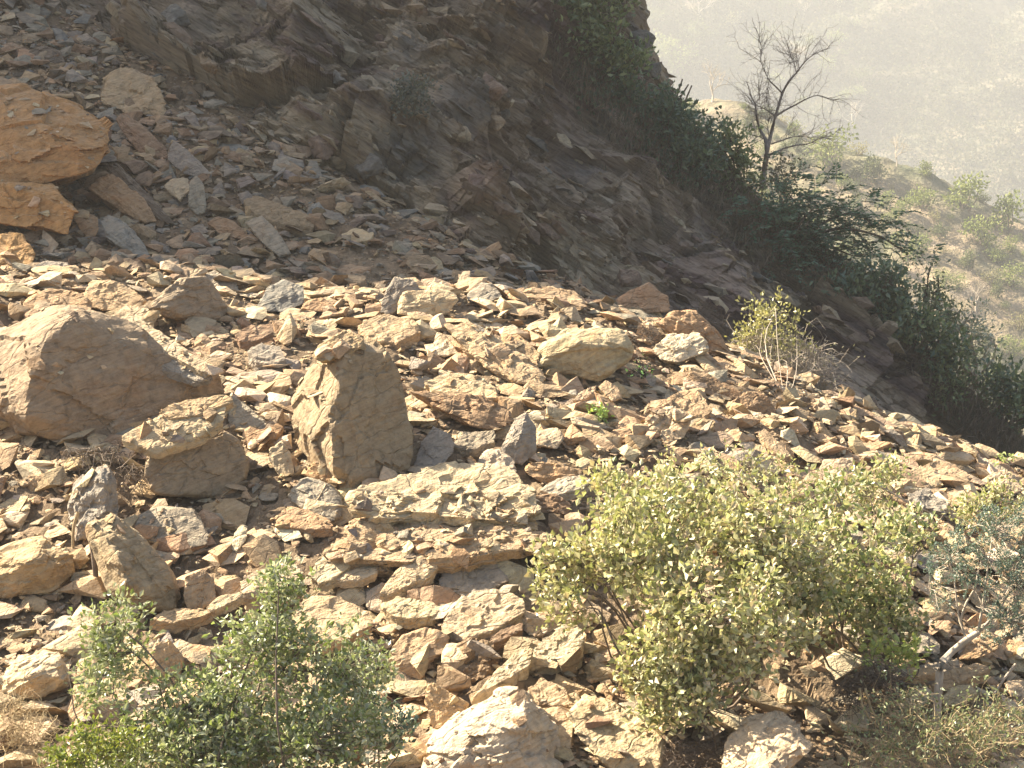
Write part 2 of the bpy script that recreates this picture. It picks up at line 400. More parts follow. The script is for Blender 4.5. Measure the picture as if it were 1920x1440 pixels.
# ------------------------------------------------------------------ rocks
def ico(level):
    bm = bmesh.new(); bmesh.ops.create_icosphere(bm, subdivisions=level, radius=1)
    v = np.array([x.co[:] for x in bm.verts]); f = np.array([[q.index for q in t.verts] for t in bm.faces]); bm.free(); return v, f
ICO = {k: ico(k) for k in (2, 3, 4, 5, 6)}
def hull_planes(pts):
    bm = bmesh.new()
    for p in pts: bm.verts.new(p)
    bmesh.ops.convex_hull(bm, input=bm.verts)
    bm.normal_update(); ns = []; ds = []
    for f in bm.faces:
        if f.calc_area() < 1e-9: continue
        n = np.array(f.normal); ns.append(n); ds.append(n @ np.array(f.verts[0].co))
    bm.free(); return np.array(ns), np.array(ds)
def rock_verts(pts, level, rough=.05, seed=0, strata=.05, k=80, chips=7):
    pts = np.asarray(pts, float); rs = np.random.default_rng(seed)
    c = pts.mean(0); q = pts - c
    w, A = np.linalg.eigh(np.cov(q.T)); ext = np.maximum(np.abs(q @ A).max(0), 1e-3); ext = np.maximum(ext, ext.max() * .12)
    qq = (q @ A) / ext
    ns, ds = hull_planes(qq)
    ok = ds > .02; ns, ds = ns[ok], ds[ok]
    keep = []
    for i in np.argsort(ds):
        if all(ns[i] @ ns[j] < .975 for j in keep): keep.append(i)
    ns, ds = ns[keep], ds[keep]
    # a few broken-off corners
    for _ in range(chips):
        n = rs.normal(size=3); n /= np.linalg.norm(n); s = (qq @ n).max()
        ns = np.vstack([ns, n]); ds = np.append(ds, s * rs.uniform(.89, .985))
    v, f = ICO[level]
    dd = v @ ns.T; r = np.where(dd > .02, (np.maximum(dd, .02) / ds) ** k, 0).sum(1) ** (-1 / k)
    p = v * r[:, None]
    size = np.sort(ext)[1]
    # foliation: layers across the thinnest axis step in and out
    s = p[:, 0] * ext[0] / size * 7 + fbm(v * 1.2, 2, seed) * .9 + seed * .37
    lay = np.floor(s); st = _hash(lay.astype(np.int64), (lay * 0).astype(np.int64), np.floor(np.arctan2(v[:, 1], v[:, 2]) * 2.2 + fbm(v * 2, 2, seed + 1) * .6).astype(np.int64), seed) - .5
    p[:, 1:] *= (1 + st * strata * 2.0)[:, None]
    wp = p * ext
    wv = wp / size
    n1 = fbm(wv * 1.6 + seed, 5, seed, .55); n2 = voronoi(wv * 2.4 + seed, seed)[2] - .5 if level >= 4 else 0
    dirn = v / np.linalg.norm(v * ext, axis=1, keepdims=True) * ext
    wp = wp + v * (n1 * rough * size + n2 * rough * 1.7 * size)[:, None]
    return c, wp @ A.T if np.linalg.det(A) > 0 else wp @ A.T, f, size
RCOL = {'R': (.46, .26, .105), 'T': (.43, .305, .175), 'P': (.51, .395, .245), 'W': (.54, .45, .31), 'G': (.30, .26, .20), 'O': (.39, .25, .135),
        'B': (.27, .175, .10), 'L': (.225, .22, .195), 'D': (.16, .12, .09), 'K': (.32, .24, .15)}
HEROES = []           # (ref, px centre, py centre, radius px)
HV = []; HF = []      # for ray casts against the placed rocks
HN = 0
def add_solid(verts, faces):
    global HN
    HV.append(verts); HF.append(faces + HN); HN += len(verts)
def jig(c, seed):
    r = np.random.default_rng(seed + 500); f = r.uniform(.90, 1.1); return (c[0] * f * r.uniform(.97, 1.03), c[1] * f, c[2] * f * r.uniform(.94, 1.06))
def rock(name, cat, label, ref, colr, kind, poly, extra='', dy=0., Y=None, k=None, kx=0., D=None, t=None, on=False, rough=None, strata=None, bevel=None, chips=None):
    pts2 = [tuple(float(a) for a in s.split(',')) for s in poly.split()]; dd3 = [p[2] if len(p) > 2 else 0. for p in pts2]; pts2 = [p[:2] for p in pts2]
    xs = [p[0] for p in pts2]; ys = [p[1] for p in pts2]; yb = max(ys); xc = sum(xs) / len(xs); yc = sum(ys) / len(ys)
    w = max(xs) - min(xs); h = yb - min(ys); seed = int(xc * 7 + yc * 13) % 9973
    xb = [p[0] for p in pts2 if p[1] == yb][0]
    hp, hn = hit(.5 * (xb + xc), min(yb, 1900))
    if Y is None: Y = (hp[1] if hp is not None else 28.) + dy - (.32 if kind == 'S' else .15)
    if on:
        ox, oy = on if isinstance(on, tuple) else (xc, yc)
        sol = BVHTree.FromPolygons(np.vstack(HV[:]).tolist(), np.vstack(HF).tolist()); hh = sol.ray_cast(Vector((0, 0, 0)), Vector(ray(ox, oy)).normalized())[0]
        if hh is not None: Y = hh.y - .03 - (.5 * h * hh.y / F) * (k or 1.)
    m = Y / F
    kk = k if k is not None else {'S': 1.5, 'B': .45, 'M': .95}[kind]
    def pt(x, y, d=0.): return P(x, y, Y + kk * (yb - y) * m + kx * (x - xc) * m + d)
    front = np.array([pt(x, y, d) for (x, y), d in zip(pts2, dd3)])
    ex = np.array([pt(*[float(a) for a in s.split(',')]) for s in extra.split()]) if extra else np.zeros((0, 3))
    c = front.mean(0); rdir = c / np.linalg.norm(c)
    dia = math.sqrt(w * h) * m
    if kind == 'S':
        th = t if t is not None else .20 * dia + .04
        back = c + (front - c) * .93 + np.array([0, .02, -th])
        mid = np.zeros((0, 3))
    else:
        DD = D if D is not None else {'B': .75, 'M': .6}[kind] * dia
        back = c + (front - c) * .78 + rdir * DD + np.array([0, 0, -.12 * dia])
        mid = c + (front - c) * 1.0 + rdir * DD * .35
        cen = np.array([c + np.array([0, -1, .2]) * dia * .06])
        mid = np.vstack([mid, cen]) if not len(ex) else mid
    allp = np.vstack([front, ex, mid, back])
    px = max(w, h)
    level = 6 if px > 190 else 5 if px > 75 else 4 if px > 26 else 3
    rr = rough if rough is not None else (.045 if kind != 'S' else .06)
    cc, v, f, size = rock_verts(allp, level, rr, seed, strata if strata is not None else .045, (bevel or 170), chips if chips is not None else (5 if px < 100 else 14))
    o = link(name, mk(name, v, f, M_ROCK), loc=cc)
    o.color = (*jig(RCOL[colr], seed), 1)
    add_solid(v + cc, f)
    tag(o, label, cat)
    HEROES.append((ref, xc, yc, .5 * math.sqrt(w * w + h * h) * .8, kind))
    return o
BO = 'boulder'; RS = 'rock_slab'; ST = 'stone'
exec_rocks = []
def R(*a, **k): exec_rocks.append((a, k))
# --- big boulders
R(BO, 'boulder', 'largest boulder, pale top and broad brown shaded face, at the left edge', 'largest boulder', 'K', 'B',
  '-60,660,1.3 20,615,1.0 108,578,.25 190,582,.2 270,615,.1 335,668 398,705 414,742 380,775 300,815 235,832 150,826 60,812,.1 -40,815,1.1', '116,592,-.05 64,660,-.1 44,770,-.1', D=1.6, k=.30, kx=.38, rough=.05, strata=.012)
R(BO, 'boulder', 'tall pyramid boulder with sunlit rough left side and smooth brown right face', 'pyramid boulder', 'K', 'B',
  '634,634,.1 598,668,.6 560,735,.9 545,775,1.0 556,835,.9 600,885,.5 636,922,0 700,908 765,888 774,830 758,722 716,655 686,630', '650,648,-.05 628,745,-.12 618,830,-.15 628,905,-.1', D=1.0, k=.28, kx=.38, rough=.045, strata=.02)
R(RS, 'rock slab', 'broken cap of dark and pale flakes on the tip of the pyramid boulder', 'cap flake', 'T', 'M', '588,665 600,645 645,618 680,635 682,652 640,672 600,678', on=True)
R(BO, 'boulder', 'big cream rounded boulder with brown streaks and a shaded right end', 'cream boulder', 'P', 'M', '1008,668 1022,640 1060,618 1110,611 1170,620 1188,648 1180,678 1150,695 1110,712 1050,700 1015,690', '1060,640,-.35 1120,650,-.3 1175,655,-.15', D=.9, k=.7, rough=.06, strata=.03)
R(BO, 'boulder', 'angular boulder with cream left edge and brown face above the largest boulder', 'angular brown boulder', 'K', 'B', '284,568 335,520 385,517 412,548 428,590 400,602 330,598 300,590', '345,548,-.05 312,585,-.1 386,522,-.0', D=.8, k=.3, kx=.5, rough=.03)
R(BO, 'boulder', 'smooth rounded brown boulder under the pale capping slab left of centre', 'smooth brown boulder', 'K', 'B', '268,880 278,850 330,815 410,800 445,815 470,868 462,910 425,935 360,938 290,928', '300,870,-.05', D=1.2, dy=.1, k=.25, kx=.35, rough=.03, strata=.01, bevel=30)
R(RS, 'rock slab', 'pale ochre slab lying tilted on top of the smooth brown boulder', 'capping slab', 'P', 'S', '224,820 262,795 330,768 385,754 425,763 418,788 385,812 330,832 292,846 250,832', on=(365, 835), k=.9, t=.12)
R(RS, 'rock slab', 'wide flat cream slab littered with chips right of the pyramid boulder foot', 'wide cream slab', 'P', 'S', '672,918 700,900 760,888 850,868 920,862 962,872 985,910 1008,945 1006,968 960,972 860,965 760,962 676,958', k=1.5, t=.16, kx=.08, rough=.085, strata=.09, dy=-.55)
R(RS, 'rock slab', 'broad broken slab strewn with chips below the wide cream slab', 'broken apron slab', 'T', 'S', '608,1020 640,985 700,962 820,966 940,974 1028,1000 1020,1025 930,1035 850,1045 760,1050 680,1040 625,1042', k=1.7, t=.13, rough=.10, strata=.09, dy=-.25)
R(BO, 'boulder', 'grey white boulder with a brown right side at the bottom centre edge', 'grey white boulder', 'W', 'M', '790,1470 812,1395 845,1355 885,1325 940,1300 985,1292 1000,1325 1032,1345 1040,1400 1045,1480', '900,1345,-.2 985,1350,-.3', k=.75, D=.9, rough=.06, chips=26)
R(BO, 'boulder', 'large cream slab boulder at the bottom edge right of the grey white boulder', 'bottom cream boulder', 'P', 'M', '1065,1335 1100,1302 1150,1315 1205,1342 1242,1388 1225,1450 1150,1455 1095,1395', k=1.1, D=.6, rough=.04)
R(BO, 'boulder', 'pale pink boulder sloping left at the bottom edge under the yellowish bush', 'pale pink boulder', 'P', 'M', '1352,1440 1366,1380 1405,1350 1455,1338 1500,1358 1522,1400 1480,1440 1420,1475', '1400,1372,-.1 1470,1395,-.15', k=1.35, kx=-.35, D=.5, rough=.06, dy=-.8)
R(BO, 'boulder', 'rough pale upright boulder with dark flaking right side and hanging root', 'rough upright boulder', 'G', 'B', '122,965 138,920 155,895 195,878 212,900 216,955 205,985 180,1005 140,1015', '190,900,-.2 200,960,-.2', D=.7, rough=.09)
R(BO, 'boulder', 'brown wedge boulder with sharp lit edge standing above the lower left bush', 'brown wedge boulder', 'K', 'B', '166,985 212,965 262,1000 318,1068 332,1110 325,1142 262,1150 214,1125 186,1060 170,1015', '214,1012,-.2 236,1095,-.3', D=.8, rough=.035, kx=.1)
R(RS, 'rock slab', 'smooth grey brown slab face in shade right of the brown wedge boulder', 'shaded smooth slab', 'G', 'M', '240,975 300,948 362,955 388,998 378,1022 315,1025 262,1010', D=.4, k=.9, rough=.03)
R(BO, 'boulder', 'ochre boulder with cracked top at the left edge below centre', 'left edge ochre boulder', 'T', 'B', '-50,1040 20,1022 82,1008 122,1036 132,1075 95,1112 20,1120 -50,1115', '60,1050,-.3', D=.9, k=.7)
R(BO, 'boulder', 'cream square boulder with a dark underside in the lower left corner', 'cream square boulder', 'P', 'B', '4,1272 35,1232 108,1224 122,1250 124,1288 70,1312 14,1308', '50,1268,-.2 112,1262,-.15', D=.5, k=.5)
R(BO, 'boulder', 'rounded speckled grey boulder at the foot of the pyramid boulder', 'speckled grey boulder', 'G', 'M', '536,930 558,898 588,890 622,905 648,945 644,975 605,978 565,955', D=.55, bevel=14, rough=.03)
R(RS, 'rock slab', 'orange tan lens slab under the speckled grey boulder', 'orange lens slab', 'O', 'S', '512,968 540,952 580,952 622,975 624,990 570,992 530,985', k=1.3)
R(RS, 'rock slab', 'bright tilted slab like a fish body in the lower centre', 'fish shaped slab', 'P', 'S', '712,1108 735,1075 762,1050 812,1035 822,1058 805,1080 765,1095 735,1112', k=1.0, t=.14)
R(BO, 'boulder', 'grey boulder partly in shade right of the fish shaped slab', 'grey hollow boulder', 'G', 'M', '820,1078 852,1050 900,1042 945,1062 952,1102 905,1115 862,1128 835,1110', D=.6)
R(RS, 'rock slab', 'pale tan leaf shaped slab above a dark gap in the lower centre', 'leaf shaped slab', 'P', 'S', '710,1130 742,1118 800,1124 830,1136 812,1155 765,1160 730,1152', k=1.3, t=.12)
R(RS, 'rock slab', 'large cream slab with overhanging shadowed edge below the grey hollow boulder', 'overhanging slab', 'P', 'S', '832,1150 872,1120 920,1100 975,1122 986,1145 935,1178 872,1196 830,1182', k=1.2, t=.18)
R(RS, 'rock slab', 'small brown lens slab tucked under the overhanging slab', 'tucked lens slab', 'B', 'S', '918,1198 940,1180 978,1168 982,1180 950,1196 925,1206', k=1.2)
R(RS, 'rock slab', 'very bright white slab pointing down left in the lower centre', 'bright white slab', 'W', 'S', '990,1218 1030,1190 1060,1168 1096,1180 1092,1212 1060,1232 1010,1245 985,1240', k=1.1, t=.2)
R(RS, 'rock slab', 'pale slab continuing down left from the bright white slab', 'trailing slab', 'P', 'S', '885,1308 935,1250 985,1208 1000,1215 992,1248 940,1280', k=1.1, t=.15)
R(RS, 'rock slab', 'pinkish slab with shaded lower half left of the soil mound', 'pinkish slab', 'T', 'M', '732,1222 755,1190 800,1178 838,1192 832,1225 790,1250 745,1252', k=.9, D=.4)
R(BO, 'boulder', 'crumbly brown soil mound in the lower centre', 'soil mound', 'B', 'M', '838,1262 850,1215 885,1200 930,1212 938,1245 905,1285 855,1290', rough=.14, bevel=8, D=.5)
R(BO, 'boulder', 'brown pointed rock left of the grey white boulder', 'brown pointed rock', 'T', 'B', '798,1318 808,1282 832,1292 878,1318 862,1355 815,1368', D=.4)
R(RS, 'rock slab', 'tan wedge above the bottom cream boulder', 'tan wedge', 'T', 'S', '990,1292 1018,1270 1062,1292 1075,1318 1040,1325 1005,1310', k=1.2, t=.15)
R(RS, 'rock slab', 'pale notched slab left of the fish shaped slab', 'notched slab', 'P', 'S', '578,1078 600,1040 642,1048 655,1062 625,1085 600,1092', k=1.3, t=.12)
R(RS, 'rock slab', 'thin pale pointed slab between the notched slab and the fish shaped slab', 'thin pointed slab', 'P', 'S', '618,1084 660,1066 706,1064 706,1074 680,1086 645,1090', k=1.5, t=.09)
R(RS, 'rock slab', 'cream slab behind the top of the lower left bush', 'cream slab behind the bush', 'P', 'S', '448,1092 480,1068 540,1055 572,1068 560,1095 500,1112 455,1112', k=1.2, t=.2)
R(RS, 'rock slab', 'pinkish tan sheet of rock right of the lower left bush top', 'pinkish sheet', 'T', 'S', '540,1150 580,1122 640,1120 690,1140 700,1170 640,1200 560,1200', k=1.4, t=.15)
R(ST, 'rock', 'upright bright oval flake standing in the rubble left of centre bottom', 'upright oval flake', 'W', 'M', '432,1030 440,1000 452,984 464,992 460,1014 444,1036', D=.1)
R(BO, 'boulder', 'tan block with a flat ledge above the lower left bush', 'tan ledge block', 'T', 'B', '350,1140 352,1080 380,1066 398,1082 402,1130 375,1145', D=.4)
R(RS, 'rock slab', 'thin pale slab leaning on the tan ledge block', 'leaning thin slab', 'P', 'S', '385,1138 410,1118 452,1108 458,1116 420,1136 395,1146', k=1.2)
R(RS, 'rock slab', 'flat shelf slab at the edge of the dark hollow above the lower left bush', 'flat shelf slab', 'T', 'S', '280,1160 300,1145 350,1140 405,1142 380,1155 320,1168', k=1.3, t=.12)
R(ST, 'rock', 'narrow upright pale stone beside the dark hollow', 'narrow upright stone', 'P', 'M', '236,1150 245,1125 262,1112 266,1130 256,1155', D=.12)
R(BO, 'boulder', 'tan upright block hidden partly by the lower left bush', 'half hidden block', 'T', 'B', '280,1240 292,1205 320,1200 345,1235 335,1275 300,1280', D=.4)
R(RS, 'rock slab', 'pinkish slab face right of the cream square boulder', 'pinkish face slab', 'T', 'M', '128,1330 140,1285 175,1278 182,1300 160,1345 135,1360', D=.3)
# --- around the pyramid boulder
R(RS, 'rock slab', 'grey triangular slab leaning between the largest boulder and the pyramid boulder', 'grey triangular slab', 'G', 'M', '428,790 440,744 468,770 512,800 500,822 450,815', D=.15, k=.8, kx=-.2)
R(RS, 'rock slab', 'orange edged lens slab right of the smooth brown boulder', 'orange edged lens', 'O', 'S', '455,828 478,808 520,794 532,802 520,820 482,834', k=1.1)
R(BO, 'boulder', 'square cream block below the orange edged lens', 'square cream block', 'P', 'B', '505,842 530,826 546,855 552,888 528,896 508,870', D=.25)
R(ST, 'rock', 'dark orange stone at the foot of the pyramid boulder left side', 'dark orange foot stone', 'O', 'M', '566,888 590,864 625,880 640,915 600,905', D=.4)
R(RS, 'rock slab', 'orange brown slab overlapping the right end of the largest boulder', 'end flake slab', 'T', 'S', '300,770 352,748 420,740 440,752 380,776 320,785', k=1., t=.08, on=True)
R(RS, 'rock slab', 'grey flake slab peeling off the upper right of the largest boulder', 'peeling grey flake', 'G', 'S', '262,645 310,640 370,676 398,705 372,715 300,690', k=1., t=.1, on=True)
R(RS, 'rock slab', 'long pale flake along the upper right edge of the largest boulder', 'long pale flake', 'P', 'S', '200,605 250,590 300,622 350,655 402,690 395,705 330,672 260,630', k=1.2, t=.1, on=True)
R(BO, 'boulder', 'low ochre hump rock above the left of the largest boulder', 'left ochre hump', 'O', 'M', '40,568 92,540 150,548 172,570 160,588 90,592 50,585', D=.5)
R(BO, 'boulder', 'streaky ochre rock with pointed right end beside the left ochre hump', 'streaky ochre rock', 'T', 'M', '158,555 172,528 205,525 252,545 276,566 262,580 200,582 165,575', D=.5)
R(RS, 'rock slab', 'pale ledge slab directly behind the largest boulder top', 'pale back ledge', 'P', 'S', '200,600 240,572 275,578 290,600 260,615 220,612', k=1.3)
R(BO, 'boulder', 'dark tan rock poking out at the left edge beside the largest boulder', 'left edge dark rock', 'B', 'B', '-40,690 0,650 22,655 32,672 18,700 -30,715', D=.4)
R(RS, 'rock slab', 'grey brown oval slab in the rubble left of the cap flake', 'oval rubble slab', 'G', 'S', '462,655 490,640 525,648 536,672 510,684 478,678', k=1.1, t=.18)
R(RS, 'rock slab', 'mustard brown slab behind the oval rubble slab', 'mustard slab', 'B', 'S', '440,628 470,610 508,605 515,622 480,638 448,640', k=1.2)
R(RS, 'rock slab', 'pink tan slab right above the pyramid boulder', 'pink tan slab', 'T', 'S', '670,606 720,588 778,598 788,620 745,642 700,638 680,625', k=1.3, t=.2)
R(RS, 'rock slab', 'long rough boulder slab lying diagonally left of the cream boulder', 'long rough slab', 'T', 'M', '838,612 880,604 930,632 985,668 1022,705 1015,722 960,718 905,682 868,655', k=1.1, D=.4, rough=.08)
R(RS, 'rock slab', 'smooth tan slab wedged behind the long rough slab', 'smooth wedged slab', 'T', 'S', '938,622 972,625 1012,660 1008,684 975,665 948,648', k=1.1, t=.2)
R(RS, 'rock slab', 'triangular bright slab left of the long rough slab', 'triangular bright slab', 'W', 'M', '812,650 822,622 840,632 858,662 835,668 812,664', D=.15)
R(RS, 'rock slab', 'smooth cream slab top right of the pyramid boulder', 'smooth cream slab', 'P', 'S', '795,718 825,702 862,696 905,708 934,728 932,745 890,748 840,738 805,730', k=1.3, t=.2)
R(BO, 'boulder', 'dark brown crumbly wedge in shade beneath the smooth cream slab', 'dark crumbly wedge', 'B', 'M', '775,738 830,738 905,745 948,770 952,795 925,808 870,792 810,762', k=.8, D=.5, rough=.09)
R(RS, 'rock slab', 'shaded grey green slab standing right of the pyramid boulder', 'shaded grey green slab', 'G', 'M', '772,880 790,830 812,800 840,812 852,845 828,872', D=.25, k=.9)
R(RS, 'rock slab', 'pale slab in the shaded pocket right of the pyramid boulder', 'pocket slab', 'G', 'S', '848,838 872,808 925,806 928,826 890,842', k=1.2)
R(ST, 'rock', 'pointed grey fin of rock standing above the wide cream slab', 'pointed grey fin', 'G', 'B', '942,840 962,790 986,774 1002,800 1002,848 978,872 952,862', '975,820,-.12', D=.25)
R(BO, 'boulder', 'white broken boulder between the grey fin and the wide cream slab', 'white broken boulder', 'W', 'M', '896,868 905,845 935,842 962,862 965,888 930,888', D=.3, rough=.09)
R(BO, 'boulder', 'dark orange block in shadow right of the pointed grey fin', 'dark orange block', 'O', 'B', '985,888 990,868 1035,868 1082,880 1078,902 1020,906', D=.4)
R(RS, 'rock slab', 'bright slab right of the wide cream slab', 'bright right slab', 'W', 'S', '1010,918 1045,896 1088,888 1112,900 1090,915 1040,928', k=1.3)
R(BO, 'boulder', 'brown block in the dark gap right of the wide cream slab', 'gap block', 'B', 'B', '1002,960 1005,930 1040,925 1070,945 1060,965', D=.4)
R(RS, 'rock slab', 'grey tan flat faced block beside a dark hollow above the centre', 'flat faced block', 'P', 'B', '745,590 748,548 800,540 842,545 858,556 838,590 800,594', D=.5, k=.6)
R(RS, 'rock slab', 'grey slab standing behind the flat faced block', 'standing grey slab', 'G', 'B', '714,588 724,545 740,518 772,525 790,545 750,560 735,590', D=.3)
R(ST, 'rock', 'small upright pale plate on the crest above the centre', 'upright pale plate', 'P', 'M', '852,540 868,508 882,508 880,535 866,548', D=.08)
R(RS, 'rock slab', 'grey domed rock right of the upright pale plate', 'grey domed rock', 'G', 'M', '876,552 900,530 925,532 942,556 912,568 880,564', D=.3)
R(RS, 'rock slab', 'thickly layered tan rock on the crest right of centre', 'layered tan rock', 'T', 'M', '980,560 988,542 1030,536 1075,545 1098,566 1078,582 1020,578', D=.4, strata=.12)
R(RS, 'rock slab', 'thin long plate right of the layered tan rock', 'thin long plate', 'T', 'S', '1126,570 1150,566 1205,590 1200,600 1170,592', k=.9, t=.08)
R(BO, 'boulder', 'rusty angular rock at the foot of the cliff', 'rusty angular rock', 'O', 'B', '1148,568 1182,542 1215,532 1255,556 1250,585 1205,588', D=.6)
R(BO, 'boulder', 'broad dark orange boulder behind the crest below the cliff', 'dark orange boulder', 'O', 'B', '1230,605 1262,582 1305,586 1345,622 1372,662 1340,672 1280,640', D=.8, kx=.1)
R(RS, 'rock slab', 'jagged white edged slab on the crest in front of the dark orange boulder', 'jagged white slab', 'W', 'M', '1222,655 1258,630 1308,626 1332,652 1298,664 1272,682 1240,675', D=.25, rough=.09)
R(BO, 'boulder', 'brown wedge rock with lit left tip on the right crest', 'lit tip wedge', 'B', 'M', '1284,710 1302,695 1322,698 1372,728 1398,740 1362,752 1310,735', D=.35)
R(BO, 'boulder', 'squat brown boulder on the crest beneath the twiggy shrub', 'squat brown boulder', 'B', 'B', '1362,762 1402,733 1432,735 1450,762 1448,792 1420,790 1385,768', D=.4)
R(RS, 'rock slab', 'flat slab with dark shadow in front on the right crest', 'shadowed crest slab', 'T', 'S', '1312,672 1345,668 1392,688 1398,700 1350,698 1325,688', k=1.5, t=.08)
R(RS, 'rock slab', 'tan sloping slab below the lit tip wedge', 'tan sloping slab', 'T', 'S', '1250,745 1285,728 1318,742 1334,768 1320,784 1280,772', k=1.2)
R(ST, 'rock', 'small white block left of the squat brown boulder foot', 'small white block', 'W', 'M', '1394,785 1402,768 1428,775 1432,788 1412,796', D=.12)
R(RS, 'rock slab', 'long fallen slab sloping right among the right hand rubble', 'sloping long slab', 'T', 'S', '1420,808 1436,804 1462,832 1484,852 1470,860 1440,835', k=.9, t=.1)
R(BO, 'boulder', 'pale square block at the top of the yellowish bush', 'pale square block', 'P', 'M', '1530,888 1545,862 1598,860 1606,882 1590,900 1545,902', D=.3)
R(RS, 'rock slab', 'bright oval slab near the right edge of the debris', 'bright oval slab', 'P', 'S', '1702,885 1725,872 1752,885 1768,905 1745,914 1718,902', k=1.1)
R(RS, 'rock slab', 'layered brown crest slab near the right edge', 'layered crest slab', 'T', 'S', '1690,846 1738,852 1790,872 1822,895 1800,905 1748,888 1705,866', k=1.2, t=.12)
R(BO, 'boulder', 'rounded cream boulder at the right edge of the photo', 'right edge boulder', 'P', 'M', '1838,902 1870,884 1902,888 1918,920 1880,930 1850,920', D=.4)
R(RS, 'rock slab', 'grey slab below the bright oval slab', 'lower grey slab', 'G', 'S', '1700,925 1740,915 1778,945 1770,962 1730,950', k=1.1)
R(RS, 'rock slab', 'orange grey slab between the bright oval slab and the right edge', 'rightmost grey slab', 'T', 'S', '1775,925 1800,912 1838,930 1828,945 1795,942', k=1.1)
R(ST, 'rock', 'small white shard standing upright in the right hand rubble', 'white shard', 'W', 'M', '1574,850 1576,824 1582,820 1587,832 1585,852', D=.06)
R(RS, 'rock slab', 'cream lens slab above the yellowish bush left part', 'cream lens slab', 'P', 'S', '1206,902 1225,893 1262,902 1272,916 1240,914', k=1.1)
R(RS, 'rock slab', 'bright leaf slab standing in the fine rubble below the cream boulder', 'bright leaf slab', 'P', 'S', '1074,750 1090,732 1118,722 1114,736 1096,750', k=.9)
R(ST, 'rock', 'rounded tan rock right of the bright leaf slab', 'rounded tan rock', 'T', 'M', '1122,726 1136,713 1158,726 1168,748 1148,754', D=.2)
R(ST, 'rock', 'orange tan bean shaped rock in the centre right rubble', 'bean shaped rock', 'O', 'M', '1226,770 1238,750 1258,746 1262,760 1242,774', D=.15)
R(BO, 'boulder', 'pale broken boulder heap above the yellowish bush', 'pale broken heap', 'P', 'M', '1196,830 1205,798 1232,772 1262,760 1290,778 1280,820 1230,838', D=.35, rough=.11)
R(BO, 'boulder', 'square pale block below the fine rubble right of the grey fin', 'square pale block', 'P', 'M', '1005,835 1008,808 1045,802 1058,822 1042,842', D=.25)
R(ST, 'rock', 'tan stone with a dark orange right half above the yellowish bush', 'two toned stone', 'O', 'M', '1132,822 1148,806 1180,804 1190,826 1160,834', D=.2)
R(RS, 'rock slab', 'tan slab casting a black shadow on its left in the right rubble', 'black shadow slab', 'T', 'S', '1292,800 1310,782 1342,786 1340,800 1318,814', k=1.)
# --- bottom right corner
R(BO, 'boulder', 'orange tilted rock under the blue green shrub by the bent trunk', 'orange tilted rock', 'O', 'M', '1796,1236 1812,1205 1850,1190 1878,1196 1868,1218 1828,1238', D=.35)
R(RS, 'rock slab', 'long thin slab left of the bent trunk', 'long slab left of trunk', 'T', 'S', '1672,1262 1700,1250 1752,1252 1756,1262 1712,1270', k=1.2)
R(BO, 'boulder', 'pinkish boulder right of the bent trunk base', 'pinkish trunk boulder', 'P', 'M', '1762,1318 1780,1290 1822,1280 1832,1302 1800,1330', D=.4)
R(BO, 'boulder', 'white boulder left of the bent trunk', 'white trunk boulder', 'W', 'M', '1674,1328 1690,1300 1732,1290 1742,1312 1715,1335', D=.35)
R(RS, 'rock slab', 'tan layered slab in front of the orange tilted rock', 'tan layered slab', 'T', 'S', '1745,1285 1780,1255 1830,1240 1860,1250 1820,1272 1775,1290', k=1.1)
R(ST, 'rock', 'bright rock at the right edge beside the orange tilted rock', 'bright edge rock', 'W', 'M', '1905,1235 1912,1212 1940,1205 1940,1238', D=.3)
# --- upper left, in the shade
R(BO, 'boulder', 'huge rusty orange outcrop block at the upper left edge', 'huge orange block', 'R', 'M', '-80,175 20,163 90,178 150,200 188,225 206,285 190,315 130,330 40,345 -80,345', '100,240,-.5', D=2.2, k=.9, rough=.05, Y=27.6)
R(BO, 'boulder', 'rusty lower ledge with a dark undercut below the huge orange block', 'undercut orange ledge', 'R', 'B', '-80,345 20,328 92,345 135,388 128,440 70,428 -10,402 -80,400', D=1.5, k=.7, Y=26.9)
R(BO, 'boulder', 'rounded tan boulder on the shaded debris below the cliff', 'rounded tan boulder', 'T', 'M', '188,170 202,140 240,128 278,140 298,168 314,208 298,218 235,212 195,196', D=1., rough=.06)
R(RS, 'rock slab', 'olive brown slab like a tongue right of the huge orange block', 'tongue slab', 'B', 'M', '216,222 232,213 268,235 312,278 310,300 272,296 240,262', D=.5, k=.9)
R(RS, 'rock slab', 'thick slab on edge with a pale rim in the shaded debris', 'pale rimmed slab', 'G', 'B', '315,302 328,264 345,275 396,326 390,336 345,325', D=.3, k=.7)
R(RS, 'rock slab', 'upright oval slab below the pale rimmed slab', 'upright oval slab', 'G', 'B', '354,390 356,340 370,330 384,350 386,395 372,404', D=.25)
R(RS, 'rock slab', 'dark long slab on edge beside the undercut orange ledge', 'dark long slab', 'D', 'B', '204,316 218,306 252,338 292,378 328,420 305,415 262,385 225,350', D=.4, k=.6)
R(RS, 'rock slab', 'long orange slab on edge beside the dark long slab', 'long orange slab', 'O', 'B', '165,352 205,318 232,345 272,375 292,412 272,420 225,395 190,370', D=.5, k=.6)
R(RS, 'rock slab', 'blue grey slab pointing down right near the shadow line', 'blue grey slab', 'L', 'M', '188,415 204,403 228,412 262,445 286,488 270,494 230,465 200,440', D=.3, k=.8)
R(RS, 'rock slab', 'orange leaf of rock below the undercut orange ledge', 'orange leaf', 'O', 'M', '134,402 150,392 182,408 184,430 172,456 155,440', D=.12)
R(BO, 'boulder', 'rusty boulder at the left edge where the sunlight begins', 'rusty edge boulder', 'R', 'M', '-30,455 8,436 42,440 62,470 58,500 10,506 -30,500', D=.6)
